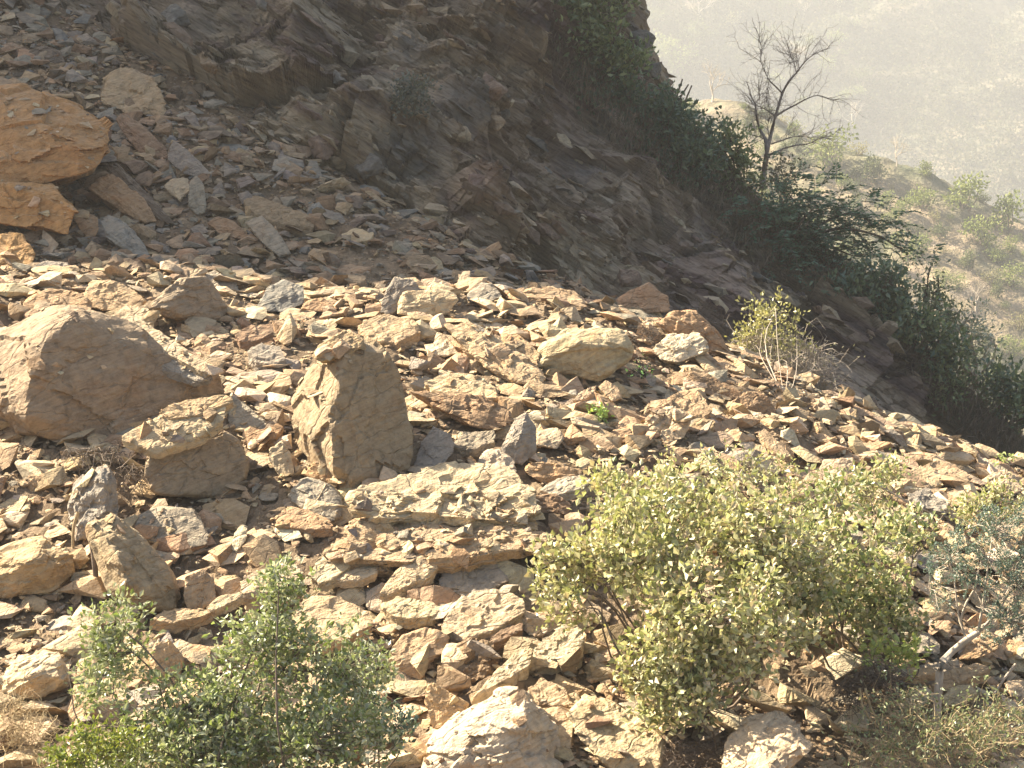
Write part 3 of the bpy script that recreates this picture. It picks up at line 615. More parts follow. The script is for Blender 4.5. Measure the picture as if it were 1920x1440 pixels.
R(RS, 'rock slab', 'flat grey slab at the shadow line right of the rusty edge boulder', 'shadow line slab', 'G', 'S', '60,500 88,488 125,492 150,505 120,514 80,512', k=1.2)
R(RS, 'rock slab', 'big flat slab tilting right in the middle of the shaded debris', 'big shaded slab', 'K', 'S', '455,378 482,366 530,382 592,408 585,424 530,420 480,402', k=1.0, t=.3)
R(RS, 'rock slab', 'brown slab with cracked top left of the slanted pair', 'cracked brown slab', 'B', 'M', '388,418 408,406 440,415 468,444 450,450 415,440', D=.3)
R(RS, 'rock slab', 'slanted slab below the big shaded slab', 'slanted slab', 'G', 'M', '462,418 490,402 525,440 545,475 525,482 490,452', D=.25)
R(RS, 'rock slab', 'pale flat plate in the shaded debris above the upright oval slab', 'pale flat plate', 'P', 'S', '306,350 318,335 352,335 356,356 340,372 322,362', k=1.1, t=.06)
R(ST, 'rock', 'square grey rock in the shaded debris under the long cliff ledge', 'square grey rock', 'G', 'M', '510,318 514,298 538,294 546,312 534,326', D=.2)
R(BO, 'boulder', 'dark block high on the shaded debris at the upper left', 'dark high block', 'D', 'B', '42,118 55,95 85,86 112,96 118,120 80,124', D=.5)
R(RS, 'rock slab', 'pale slab in the middle of the shaded scree below the cliff', 'pale scree slab', 'P', 'S', '640,440 665,426 700,436 694,450 660,456', k=1.2, t=.08)
R(RS, 'rock slab', 'bluish slab low in the shaded scree', 'bluish scree slab', 'L', 'M', '480,580 500,540 535,520 568,535 565,570 530,585', D=.4)
R(RS, 'rock slab', 'grey slab left of the bluish scree slab', 'grey scree slab', 'G', 'S', '372,520 400,505 440,525 450,545 410,540', k=1.2)
R(RS, 'rock slab', 'lone rusty dome on the scree above the pyramid boulder', 'rusty dome', 'O', 'M', '562,580 575,562 605,558 628,575 610,586', D=.25, bevel=12)
for a, k in exec_rocks: rock(*a, **k)
print('heroes', len(HEROES))

# --- middle-sized rocks: individuals, each told by colour, shape and the rock it lies beside
def rnd_pts(rs, flat, elong):
    n = rs.integers(10, 16); q = rs.normal(size=(n, 3)); q /= np.linalg.norm(q, axis=1, keepdims=True)
    q *= rs.uniform(.85, 1.1, (n, 1)); return q * np.array([elong, 1, flat])
PROTO = {'slab': [], 'block': [], 'chip': []}
for kind, fl, el, cnt in (('slab', (.16, .30), (1.2, 1.8), 14), ('block', (.55, .85), (1., 1.4), 10), ('chip', (.22, .4), (1.3, 2.2), 8)):
    for i in range(cnt):
        rs = np.random.default_rng(900 + i * 3 + len(kind)); f_ = rs.uniform(*fl); e_ = rs.uniform(*el)
        c, v, f, s = rock_verts(rnd_pts(rs, f_, e_), 4, .06, 300 + i, .06, 90, 5)
        v = v / np.abs(v[:, :2]).max(); PROTO[kind].append((mk('rock_%s' % kind, v, f, M_ROCK), v, f))
def frame_rot(n, yaw, tilt_dir, tilt):
    z = n / np.linalg.norm(n); t = np.array([math.cos(tilt_dir), math.sin(tilt_dir), 0]) * math.tan(tilt)
    z = z + t; z /= np.linalg.norm(z)
    x = np.array([math.cos(yaw), math.sin(yaw), 0]); x -= z * (x @ z); x /= np.linalg.norm(x); y = np.cross(z, x)
    return np.stack([x, y, z], 1)
from mathutils import Matrix
placed = [(h[1], h[2], h[3]) for h in HEROES]
CN = {'T': 'tan', 'P': 'cream', 'G': 'grey', 'O': 'orange', 'B': 'brown', 'L': 'slate blue', 'D': 'dark brown', 'W': 'white'}
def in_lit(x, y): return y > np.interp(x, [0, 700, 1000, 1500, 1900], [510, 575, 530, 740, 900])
labels_used = set(); autos = []
def dirword(dx, dy):
    a = math.degrees(math.atan2(-dy, dx)) % 360
    return ['just right of', 'up and right of', 'just above', 'up and left of', 'just left of', 'down and left of', 'just below', 'down and right of'][int(((a + 22.5) % 360) // 45)]
tries = 0
rs = np.random.default_rng(5)
FG_BUSH = lambda x, y: ((x - 430) / 320) ** 2 + ((y - 1330) / 210) ** 2 < .8 or ((x - 1370) / 370) ** 2 + ((y - 1120) / 220) ** 2 < 1
while len(autos) < 190 and tries < 20000:
    tries += 1
    x = rs.uniform(5, 1915); y = rs.uniform(60, 1435)
    r = 8 + 17 * rs.random() ** 2.0 if len(autos) > 70 else 20 + 24 * rs.random()
    h, n = hit(x, y)
    if h is None or h[1] > 33.5: continue
    ch = CLIFF_BVH.ray_cast(Vector((0, 0, 0)), Vector(ray(x, y)).normalized())[0]
    if ch is not None and ch.y < h[1]: continue
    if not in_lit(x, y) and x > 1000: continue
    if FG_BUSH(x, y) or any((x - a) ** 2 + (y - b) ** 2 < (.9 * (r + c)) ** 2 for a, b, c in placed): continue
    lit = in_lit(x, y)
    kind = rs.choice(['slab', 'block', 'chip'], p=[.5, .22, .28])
    colr = rs.choice(list('TPGOBLDW'), p=[.46, .24, .1, .04, .1, .0, .01, .05] if lit else [.26, .08, .26, .1, .18, .08, .04, 0])  # sun and shade put into the colours: paler mix where lit, darker elsewhere
    size = r * h[1] / F * 1.15
    shape = {'slab': 'flat slab', 'block': 'chunky block', 'chip': 'long splinter'}[kind]
    sz = 'small' if r < 15 else 'mid sized'
    ok = None
    near = sorted(HEROES, key=lambda q: math.hypot(q[1] - x, q[2] - y) - q[3])[:4]
    for q in near:
        L = '%s %s %s %s the %s' % (sz, CN[colr], shape, dirword(x - q[1], y - q[2]), q[0])
        if L not in labels_used: ok = L; break
    if not ok: continue
    labels_used.add(ok)
    pm, pv, pf = PROTO[kind][rs.integers(len(PROTO[kind]))]
    o = link({'slab': 'rock_slab', 'block': 'stone', 'chip': 'stone'}[kind], pm)
    Rm = frame_rot(n, rs.normal(0, .6) + (math.pi if rs.random() < .5 else 0), rs.uniform(0, 6.28), abs(rs.normal(0, .33)))
    sc = size * rs.uniform(.9, 1.1)
    loc = h + n * sc * (.10 if kind != 'block' else .25)
    o.matrix_world = Matrix.Translation(Vector(loc)) @ Matrix(Rm.tolist()).to_4x4() @ Matrix.Scale(sc, 4)
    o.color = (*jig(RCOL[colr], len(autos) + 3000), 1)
    tag(o, ok, 'rock slab' if kind == 'slab' else 'rock', 'rocks lying on the debris slope')
    add_solid((pv * sc) @ Rm.T + loc, pf)
    placed.append((x, y, r)); autos.append(o)
print('autos', len(autos), tries)

# --- the loose ground, pressed down where the rocks lie on it
SOL = BVHTree.FromPolygons(np.vstack(HV).tolist(), np.vstack(HF).tolist())
DOWN = Vector((0, 0, -1))
def rock_top(p, up=1.2):
    h = SOL.ray_cast(Vector((p[0], p[1], p[2] + up)), DOWN, up + .8)
    return None if h[0] is None else h[0].z
gz = gp + np.array([0, 0, 1]) * lump[:, None]
pr = proj(np.where(gp[:, 1:2] > 3, gp, np.array([0, 50., 900.])))
for i in np.nonzero((pr[:, 0] > -150) & (pr[:, 0] < 2050) & (pr[:, 1] > -50) & (pr[:, 1] < 1550))[0]:
    t = rock_top(gz[i])
    if t is not None and t < gz[i, 2] + .06: gz[i, 2] = max(t - .10, gz[i, 2] - .7)
slope = tag(link('debris_slope', mk('debris_slope', gz, grid_faces(*G.shape[:2]), M_SOIL)), kind='structure', label='loose brown soil of the landslide beneath the fallen rocks')
# --- rubble: everything smaller, one mass
TEMPL = []
for i in range(26):
    r_ = np.random.default_rng(60 + i); n = r_.integers(8, 12); q = r_.normal(size=(n, 3)); q /= np.linalg.norm(q, axis=1, keepdims=True)
    q *= np.array([r_.uniform(1, 1.6), 1, r_.uniform(.18, .62)]) * r_.uniform(.8, 1.1, (n, 1))
    bm = bmesh.new()
    for p in q: bm.verts.new(p)
    bmesh.ops.convex_hull(bm, input=bm.verts)
    for v in [v for v in bm.verts if not v.link_faces]: bm.verts.remove(v)
    bmesh.ops.triangulate(bm, faces=bm.faces); bm.verts.index_update(); bm.normal_update()
    vv_ = np.array([v.co[:] for v in bm.verts]); ff_ = np.array([[w.index for w in f.verts] for f in bm.faces]); bm.free()
    TEMPL.append((vv_, ff_))
def batch_stones(pos, nrm, size, tilt_s, colours, rg, yaw_s=None):
    """one mesh of many stones"""
    n = len(pos); VV = []; FF = []; CC_ = []; base = 0
    which = rg.integers(0, len(TEMPL), n)
    yaw = rg.uniform(0, 6.283, n) if yaw_s is None else rg.normal(0, yaw_s, n) + (rg.random(n) < .5) * math.pi
    td = rg.uniform(0, 6.283, n); tl = np.tan(np.clip(np.abs(rg.normal(0, tilt_s, n)), 0, 1.2))
    z = nrm + np.stack([np.cos(td) * tl, np.sin(td) * tl, np.zeros(n)], 1); z /= np.linalg.norm(z, axis=1, keepdims=True)
    x = np.stack([np.cos(yaw), np.sin(yaw), np.zeros(n)], 1); x -= z * (x * z).sum(1, keepdims=True); x /= np.linalg.norm(x, axis=1, keepdims=True)
    y = np.cross(z, x); Rm = np.stack([x, y, z], 2)
    for t, (tv, tf) in enumerate(TEMPL):
        idx = np.nonzero(which == t)[0]
        if not len(idx): continue
        v = np.einsum('nij,kj->nki', Rm[idx], tv) * size[idx, None, None] + pos[idx, None, :]
        k = len(tv); f = tf[None] + (np.arange(len(idx)) * k)[:, None, None] + base
        VV.append(v.reshape(-1, 3)); FF.append(f.reshape(-1, 3)); CC_.append(np.repeat(colours[idx], k, 0)); base += len(idx) * k
    return np.vstack(VV), np.vstack(FF), np.vstack(CC_)
PAL = np.array([RCOL[c] for c in 'TPGOBLDWK'])
def palette(n, p, rg):
    c = PAL[rg.choice(9, n, p=p)] * rg.uniform(.78, 1.2, (n, 1)) * rg.uniform(.95, 1.05, (n, 3)); return c
rg = np.random.default_rng(77)
areas = np.linalg.norm(np.cross(G[1:, :-1] - G[:-1, :-1], G[:-1, 1:] - G[:-1, :-1]), axis=-1)
gcen = G[:-1, :-1]; pc = proj(np.where(gcen[..., 1:2] > 3, gcen, np.array([0, 50., 900.])))
vis = (pc[..., 0] > -250) & (pc[..., 0] < 2170) & (pc[..., 1] > -100) & (pc[..., 1] < 1650) & (gcen[..., 1] > 11) & (gcen[..., 1] < 38)
wgt = (areas * vis).ravel(); print('talus area', wgt.sum())
patchy = np.clip(1 + .9 * fbm(gcen.reshape(-1, 3) * .8, 3, 44), .25, 2.2)
wgt = wgt * patchy; wgt /= wgt.sum()
NR = 56000
idx = rg.choice(len(wgt), NR, p=wgt); ii, jj = np.divmod(idx, G.shape[1] - 1)
fu = rg.random((NR, 1)); fv = rg.random((NR, 1))
pos = G[ii, jj] + (G[ii + 1, jj] - G[ii, jj]) * fu + (G[ii, jj + 1] - G[ii, jj]) * fv
GN = grid_normals(G); GN[GN[..., 2] < 0] *= -1; nr = GN[ii, jj]
lz = (fbm(pos * .55, 3, 3) * .16 + fbm(pos * 2.2, 3, 5) * .055)
pos = pos + np.array([0, 0, 1]) * lz[:, None]
size = .022 * (1 - rg.random(NR)) ** (-1 / 1.5); size = np.clip(size, .02, .24)
pos = pos + nr * (size * .22)[:, None] + np.array([0, 0, .02]) + nr * (rg.random(NR) ** 2 * .05)[:, None]
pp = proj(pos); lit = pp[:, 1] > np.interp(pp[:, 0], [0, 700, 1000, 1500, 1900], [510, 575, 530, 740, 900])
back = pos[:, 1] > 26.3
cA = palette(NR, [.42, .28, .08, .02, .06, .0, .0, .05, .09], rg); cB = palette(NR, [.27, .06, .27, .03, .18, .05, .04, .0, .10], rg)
colr = np.where(back[:, None], cB * .80, cA)  # stones beyond the shadow line darkened: shade put into their colour
keep = np.ones(NR, bool)
for i in range(NR):
    t = rock_top(pos[i], .9)
    if t is not None and pos[i, 2] - t > -.02: keep[i] = False
print('rubble kept', keep.sum())
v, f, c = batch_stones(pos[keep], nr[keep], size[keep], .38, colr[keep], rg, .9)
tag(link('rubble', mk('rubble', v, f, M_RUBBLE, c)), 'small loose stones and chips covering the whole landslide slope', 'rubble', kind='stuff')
print('rubble tris', len(f))
# chips lying on the slabs and boulders
SOL = BVHTree.FromPolygons(np.vstack(HV).tolist(), np.vstack(HF).tolist())
cps = []; cns = []
spots = [((672, 1008), (920, 970), 90), ((608, 1028), (962, 1050), 240), ((590, 680), (640, 720), 60), ((560, 640), (680, 880), 200), ((240, 420), (760, 830), 40), ((40, 400), (580, 700), 60), ((0, 200), (180, 420), 130),
         ((830, 1020), (605, 720), 80), ((120, 330), (880, 1000), 120), ((1196, 1300), (770, 830), 60), ((790, 1240), (1290, 1440), 40)]
for (xa, xb), (ya, yb), n in spots:
    for _ in range(n):
        x, y = rg.uniform(xa, xb), rg.uniform(ya, yb)
        h = SOL.ray_cast(Vector((0, 0, 0)), Vector(ray(x, y)).normalized())
        if h[0] is None: continue
        nn = np.array(h[1]); nn = nn if nn @ ray(x, y) < 0 else -nn
        if nn[2] < .45 or h[0].y > 34: continue
        cps.append(np.array(h[0]) + nn * .01); cns.append(nn)
cps = np.array(cps); cns = np.array(cns); n = len(cps)
v, f, c = batch_stones(cps, cns, np.clip(.018 * (1 - rg.random(n)) ** (-1 / 1.3), .018, .13), .3, palette(n, [.34, .25, .10, .09, .08, .0, .02, .05, .07], rg), rg, .9)
tag(link('stone_chips', mk('stone_chips', v, f, M_RUBBLE, c)), 'stone chips scattered on top of the fallen slabs and boulders', 'stone chips', kind='stuff')

# --- fractured blocks that make up the cliff face
CD = cpd.reshape(n_, m_, 3); cpx = proj(CD); car = np.linalg.norm(np.cross(CD[1:, :-1] - CD[:-1, :-1], CD[:-1, 1:] - CD[:-1, :-1]), axis=-1)
ok = (cpx[:-1, :-1, 0] > -120) & (cpx[:-1, :-1, 0] < 2040) & (cpx[:-1, :-1, 1] > -120) & (cpx[:-1, :-1, 1] < 1150) & (CD[:-1, :-1, 1] < 44)
zone = (np.clip(.8 + 1.6 * fbm(CD[:-1, :-1].reshape(-1, 3) * .4, 3, 140), .0, 2.2) ** 1.5).reshape(car.shape)
w_ = (car * ok * zone).ravel(); print('cliff area', (car * ok).sum()); w_ /= w_.sum(); NB = 3800
ix = rg.choice(len(w_), NB, p=w_); bi, bj = np.divmod(ix, m_ - 1); bp = CD[bi, bj] + rg.normal(0, .03, (NB, 3)); bn = cn.reshape(n_, m_, 3)[bi, bj]
bs = np.clip(.05 * (1 - rg.random(NB)) ** (-1 / 1.7), .05, .32)
sidx = bp @ BED; band = fbm(np.stack([sidx * .8, bp @ ALONG * .12, bp[:, 1] * .15], 1), 3, 150)
BC = np.array([[.11, .08, .07], [.19, .14, .10], [.29, .23, .15], [.37, .31, .21], [.23, .20, .15], [.15, .15, .135]])
bc = BC[np.clip(((band + 1) * 3 + rg.normal(0, .55, NB)).astype(int), 0, 5)] * rg.uniform(.8, 1.2, (NB, 1))
VV = []; FF = []; CCl = []; nb0 = 0; wh = rg.integers(0, len(TEMPL), NB)
z = BED + rg.normal(0, .13, (NB, 3)); z /= np.linalg.norm(z, axis=1, keepdims=True); x_ = ALONG + rg.normal(0, .25, (NB, 3)); x_ -= z * (x_ * z).sum(1, keepdims=True); x_ /= np.linalg.norm(x_, axis=1, keepdims=True); RR = np.stack([x_, np.cross(z, x_), z], 2)
bp = bp + bn * (bs * rg.uniform(-.5, .0, NB))[:, None]
for t, (tv, tf) in enumerate(TEMPL):
    q = np.nonzero(wh == t)[0]; v = np.einsum('nij,kj->nki', RR[q], tv * np.array([1, 1, 1.15])) * bs[q, None, None] + bp[q, None]
    VV.append(v.reshape(-1, 3)); FF.append((tf[None] + (np.arange(len(q)) * len(tv))[:, None, None] + nb0).reshape(-1, 3)); CCl.append(np.repeat(bc[q], len(tv), 0)); nb0 += len(q) * len(tv)
o = link('fractured_rock', mk('fractured_rock', np.vstack(VV), np.vstack(FF), M_RUBBLE, np.vstack(CCl)), cliff); o['kind'] = 'stuff'
# --- ledges and blocks that stick out of the cliff: parts of the cliff
LED = [('ledge', (372, 590), (158, 226), .05), ('ledge', (480, 640), (150, 205), .05), ('ledge', (640, 720), (60, 100), .08)]
rs = np.random.default_rng(23)
DBVH = bvh_of(CD[::3, ::3])
cnt = 0; tr = 0; cpl = []
while cnt < 110 and tr < 9000:
    tr += 1
    x = rs.uniform(120, 1780); y = rs.uniform(10, 880)
    h = DBVH.ray_cast(Vector((0, 0, 0)), Vector(ray(x, y)).normalized())
    if h[0] is None: continue
    s = hit(x, y)[0]
    if s is not None and s[1] < h[0].y + .3: continue
    if h[0].y > 44: continue
    L = rs.uniform(9, 34) * (1.6 if rs.random() < .1 else 1)
    if any((x - a) ** 2 + (y - b) ** 2 < (.55 * (L + c)) ** 2 for a, b, c in cpl): continue
    cpl.append((x, y, L)); cnt += 1
    hp = np.array(h[0]); nn = np.array(h[1]); nn = nn if nn[1] < 0 else -nn
    m_px = hp[1] / F; half = L * m_px
    z = BED + rs.normal(0, .10, 3); z /= np.linalg.norm(z)
    xx = ALONG + rs.normal(0, .12, 3); xx -= z * (xx @ z); xx /= np.linalg.norm(xx); yy = np.cross(z, xx)
    Rm = np.stack([xx, yy, z], 1)
    pm, pv, pf = PROTO['slab' if rs.random() < .7 else 'block'][rs.integers(10)]
    o = bpy.data.objects.new('rock_ledge', pm); COL.objects.link(o); o.parent = cliff
    loc = hp - nn * half * .12
    o.matrix_world = Matrix.Translation(Vector(loc)) @ Matrix(Rm.tolist()).to_4x4() @ Matrix.Diagonal((half, half * .8, half * rs.uniform(.7, 1.5), 1))
    o.color = (*(np.array([[.28, .21, .135], [.19, .135, .11], [.38, .31, .205], [.20, .185, .155], [.24, .175, .13]][rs.integers(5)]) * rs.uniform(.8, 1.15)), 1)

# ------------------------------------------------------------------ plants
class TB:
    """collects tubes"""
    def __init__(s): s.v = []; s.f = []; s.n = 0
    def tube(s, pts, r0, r1, sides=5):
        pts = np.asarray(pts, float); n = len(pts)
        t = np.gradient(pts, axis=0); t /= np.linalg.norm(t, axis=1, keepdims=True) + 1e-9
        up = np.where(np.abs(t[:, 2:3]) > .9, np.array([[1., 0, 0]]), np.array([[0, 0, 1.]]))
        a = np.cross(t, up); a /= np.linalg.norm(a, axis=1, keepdims=True) + 1e-9; b = np.cross(t, a)
        r = np.linspace(r0, r1, n)[:, None, None]; an = np.arange(sides) * 2 * math.pi / sides
        ring = pts[:, None] + r * (np.cos(an)[None, :, None] * a[:, None] + np.sin(an)[None, :, None] * b[:, None])
        s.v.append(ring.reshape(-1, 3))
        i = np.arange(n - 1)[:, None] * sides; j = np.arange(sides)[None]; j2 = (j + 1) % sides
        s.f.append((np.stack([i + j, i + j2, i + sides + j2, i + sides + j], -1).reshape(-1, 4)) + s.n); s.n += n * sides
    def build(s, name, mat, parent, origin):
        me = mk(name, np.vstack(s.v) - origin, np.vstack(s.f), mat, smooth=True)
        return link(name, me, parent)
def curve(a, b, rg, wob=.12, n=6, sag=0.):
    a = np.array(a, float); b = np.array(b, float); L = np.linalg.norm(b - a); t = np.linspace(0, 1, n)[:, None]
    off = rg.normal(0, wob * L, 3); off2 = rg.normal(0, wob * .5 * L, 3)
    return a + (b - a) * t + off * np.sin(t * math.pi) + off2 * np.sin(t * 2 * math.pi) + np.array([0, 0, -sag * L]) * (t ** 2)
def leaves(pos, dirn, length, width, rg, cols, fold=.25):
    """diamond leaves folded along the midrib: pos base, dirn direction"""
    n = len(pos); d = dirn / (np.linalg.norm(dirn, axis=1, keepdims=True) + 1e-9)
    q = rg.normal(size=(n, 3)); s = np.cross(d, q); s /= np.linalg.norm(s, axis=1, keepdims=True) + 1e-9; nn = np.cross(s, d)
    L = length[:, None]; W = width[:, None]
    v = np.stack([pos, pos + d * L * .5 + s * W * .5 + nn * W * fold, pos + d * L, pos + d * L * .5 - s * W * .5 + nn * W * fold], 1)
    b = (np.arange(n) * 4)[:, None]; f = np.stack([np.concatenate([b, b + 1, b + 2], 1), np.concatenate([b, b + 2, b + 3], 1)], 1).reshape(-1, 3)
    return v.reshape(-1, 3), f, np.repeat(cols, 4, 0)
def colmix(cs, n, rg, jit=.18):
    cs = np.array([c[:3] for c in cs]); return cs[rg.integers(0, len(cs), n)] * rg.uniform(1 - jit, 1 + jit, (n, 1))
def bush(name, label, cat, base, blobs, nclump, per, leaf, cols, seed, bark=None, clump_r=.16, group=None, stems=7, wood=.02, gap=.0, fscale=1.6, lw=.55, twigs=True, foliage=True, hollow=2.2):
    """base world point; blobs: (px,py,rx,ry,Y,weight)"""
    rg = np.random.default_rng(seed); base = np.asarray(base, float); bark = bark or M_BARK
    root = empty(name, base); tag(root, label, cat, group)
    W = np.array([b[5] for b in blobs], float); W /= W.sum()
    C = []
    while len(C) < nclump:
        b = blobs[rg.choice(len(blobs), p=W)]; c = P(b[0], b[1], b[4]); m = b[4] / F
        d = rg.normal(size=3); d /= np.linalg.norm(d); r = rg.random() ** (1 / hollow)
        p = c + d * r * np.array([b[2] * m, min(b[2], b[3]) * m * .9, b[3] * m])
        if gap and vnoise((p * fscale)[None], seed)[0] < -1 + gap * 2 - .35: continue
        C.append(p)
    C = np.array(C)
    # limbs toward blob centres, then twigs to the clumps
    tb = TB(); nodes = []
    for i in range(stems):
        b = blobs[i % len(blobs)]; c = P(b[0], b[1], b[4]); m = b[4] / F
        tgt = c + rg.normal(0, .35, 3) * np.array([b[2] * m, b[2] * m * .6, b[3] * m])
        cv = curve(base + rg.normal(0, .05, 3) * np.array([1, 1, 0]), tgt, rg, .10, 9)
        tb.tube(cv, wood * rg.uniform(.7, 1.2), wood * .35, 5); nodes.append(cv[2:])
    nd = np.vstack(nodes)
    if twigs:
        for p in C[::2] if len(C) > 260 else C:
            k = np.argmin(((nd - p) ** 2).sum(1) + .3 * rg.random(len(nd)) * ((nd - p) ** 2).sum(1))
            cv = curve(nd[k], p + (p - nd[k]) * .1, rg, .12, 5); tb.tube(cv, wood * .3, wood * .10, 3)
    tb.build('stem', bark, root, base)
    if foliage:
        n = nclump * per; cc = np.repeat(C, per, 0); o = rg.normal(size=(n, 3)); o /= np.linalg.norm(o, axis=1, keepdims=True); o *= rg.random((n, 1)) ** .6
        rr = np.repeat(clump_r * rg.uniform(.6, 1.4, nclump), per)[:, None]
        pos = cc + o * rr * np.array([1, 1, .8]); dn = o + rg.normal(0, .6, (n, 3)) + np.array([0, 0, .25])
        L = leaf * rg.uniform(.6, 1.25, n); shade = np.repeat(rg.uniform(.8, 1.2, nclump), per)[:, None]
        v, f, c = leaves(pos, dn, L, L * lw, rg, colmix(cols, n, rg) * shade)
        link('foliage', mk('foliage', v - base, f, M_LEAF, c), root)
    return root
def on(px, py, bvh=None):
    h, n = hit(px, py, bvh); return h
GR = [(.23, .28, .10), (.28, .32, .14), (.34, .37, .21), (.40, .41, .27), (.17, .22, .06)]
YG = [(.44, .43, .21), (.52, .49, .28), (.32, .33, .14), (.58, .54, .34), (.24, .26, .10), (.42, .34, .22)]
BG = [(.10, .15, .115), (.14, .19, .15), (.17, .22, .17), (.08, .12, .085)]
DG = [(.09, .14, .085), (.12, .17, .09), (.15, .195, .11), (.10, .15, .105)]
# bottom left bush
bush('leafy_bush', 'grey green leafy bush with shiny small leaves in the lower left corner', 'bush', P(420, 1600, 12.6),
     [(410, 1350, 200, 105, 12.9, 4.4), (500, 1215, 100, 80, 12.9, 1.6), (220, 1190, 75, 80, 13.2, 1.0), (640, 1270, 95, 110, 13.0, 1.8), (330, 1440, 240, 90, 12.6, 3.), (530, 1100, 45, 60, 12.9, .5), (620, 1400, 120, 80, 12.6, 1.6), (190, 1270, 60, 70, 13.1, .5)],
     980, 16, .060, GR + [(.30, .32, .21), (.36, .37, .26)], 101, clump_r=.12, stems=16, wood=.016, gap=.34, fscale=3.2)
bush('leafy_bush', 'bright yellow green leafy tuft at the bottom left edge below the grey green bush', 'bush', P(190, 1560, 12.2),
     [(200, 1390, 80, 45, 12.3, 1), (130, 1430, 60, 35, 12.3, .7)], 60, 18, .05, [(.22, .26, .04), (.28, .30, .05), (.16, .2, .04)], 102, clump_r=.1, stems=5, wood=.01)
bush('leafy_bush', 'dark blue green tuft right of the grey green bush at the bottom', 'bush', P(700, 1470, 13.4),
     [(700, 1330, 50, 50, 13.4, 1), (745, 1370, 40, 40, 13.4, .7)], 42, 16, .055, BG, 103, clump_r=.1, stems=5, wood=.01)
# the big yellowish bush and its neighbours
bush('large_bush', 'big yellow green bush with pale leaves covering the lower right debris', 'bush', on(1330, 1345),
     [(1190, 1040, 170, 120, 14.9, 3), (1340, 1170, 190, 140, 14.3, 5), (1090, 1090, 110, 95, 14.9, 1.8), (1290, 950, 150, 85, 15.8, 1.8), (1260, 1280, 95, 95, 14.1, 2), (1430, 1020, 150, 110, 15.2, 2.6), (1150, 930, 80, 55, 16, .6)],
     1150, 12, .076, YG, 104, clump_r=.15, stems=34, wood=.016, gap=.46, fscale=2.6, lw=.66)
bush('large_bush', 'darker yellow green bush behind the big one with shaded hollow side', 'bush', on(1600, 1240),
     [(1600, 1060, 165, 120, 16.2, 4), (1660, 1160, 80, 70, 16.2, 1.3), (1560, 940, 130, 70, 17.0, 1.6), (1690, 990, 80, 60, 17, 1), (1500, 1120, 90, 100, 15.6, 1.6)],
     430, 12, .078, YG + GR[:3] + [(.10, .13, .04)], 105, clump_r=.16, stems=20, wood=.016, gap=.5, fscale=2.4, lw=.66)
bush('sparse_shrub', 'sparse pale leaved shrub on the rubble above the big yellow green bush', 'shrub', on(1400, 960),
     [(1380, 880, 110, 45, 18.5, 2), (1480, 910, 70, 40, 18.5, 1), (1270, 900, 60, 45, 18.3, .8)], 95, 10, .06, YG, 106, clump_r=.13, stems=10, wood=.010)
bush('sparse_shrub', 'leafy shrub with fallen bare stick at the upper right of the bushes', 'shrub', on(1670, 980),
     [(1650, 890, 60, 45, 19, 1.5), (1610, 930, 60, 40, 18.8, 1)], 70, 14, .065, YG + [(.18, .22, .07)], 107, clump_r=.13, stems=7, wood=.01)
bush('sparse_shrub', 'yellow green shrub at the right edge above the blue green shrub', 'shrub', on(1870, 1010),
     [(1880, 940, 55, 45, 18.4, 1), (1820, 965, 50, 35, 18.2, .6)], 60, 15, .06, YG + [(.25, .3, .06)], 108, clump_r=.12, stems=6, wood=.01)
bush('low_plant', 'bright leaved low branch between the big bush and the bent trunk', 'plant', on(1650, 1235),
     [(1680, 1225, 60, 22, 15.2, 1)], 22, 9, .085, [(.38, .42, .12), (.3, .36, .1)], 109, clump_r=.12, stems=5, wood=.008)
# blue green shrub with the bent pale trunk
tr_base = on(1755, 1405); rg_ = np.random.default_rng(9)
root = empty('bent_shrub_tree', tr_base); tag(root, 'blue green feathery shrub with a pale bent trunk at the right edge', 'shrub')
tb = TB(); Yt = float(tr_base[1]) - .1
tp = [P(x, y, Yt + .05 * math.sin(x * .31 + y * .17)) for i, (x, y) in enumerate([(1755, 1405), (1753, 1370), (1758, 1310), (1762, 1260), (1768, 1240), (1785, 1222), (1812, 1200), (1835, 1185)])]
tb.tube(tp, .045, .030, 8)
for pts, r0 in (([(1812, 1200), (1800, 1165), (1795, 1140), (1765, 1120), (1745, 1105)], .014), ([(1800, 1165), (1812, 1130), (1830, 1100), (1840, 1040)], .014),
                ([(1835, 1185), (1842, 1140), (1850, 1080), (1862, 1000)], .016), ([(1835, 1185), (1870, 1150), (1905, 1090), (1930, 1030)], .018), ([(1795, 1140), (1790, 1090), (1780, 1050)], .010), ([(1870, 1150), (1890, 1165), (1930, 1170)], .012)):
    tb.tube([P(x, y, Yt + .05 * math.sin(x * .31 + y * .17)) for q_, (x, y) in enumerate(pts)], r0, r0 * .4, 5)
C = []
for (bx, by, rx, ry, n) in ((1850, 1030, 75, 75, 120), (1900, 1100, 60, 80, 110), (1790, 1060, 55, 50, 55), (1890, 980, 50, 40, 40), (1760, 1120, 30, 22, 12), (1880, 1170, 50, 35, 30)):
    for _ in range(n):
        a = rg_.uniform(0, 6.28); r = rg_.random() ** .5; C.append(P(bx + rx * r * math.cos(a), by + ry * r * math.sin(a), Yt + rg_.uniform(-.35, .35)))
C = np.array(C); hubs = np.array([P(x, y, Yt + .05 * math.sin(x * .31 + y * .17)) for x, y in ((1840, 1040), (1862, 1000), (1905, 1090), (1745, 1105), (1780, 1050), (1842, 1140), (1890, 1165))])
for p in C[::2]: tb.tube(curve(hubs[np.argmin(((hubs - p) ** 2).sum(1))], p, rg_, .12, 5), .006, .002, 3)
tb.build('trunk', M_PALE, root, tr_base)
per = 26; n = len(C) * per; ax = rg_.normal(size=(len(C), 3)) + np.array([0, 0, .2]); ax /= np.linalg.norm(ax, axis=1, keepdims=True)
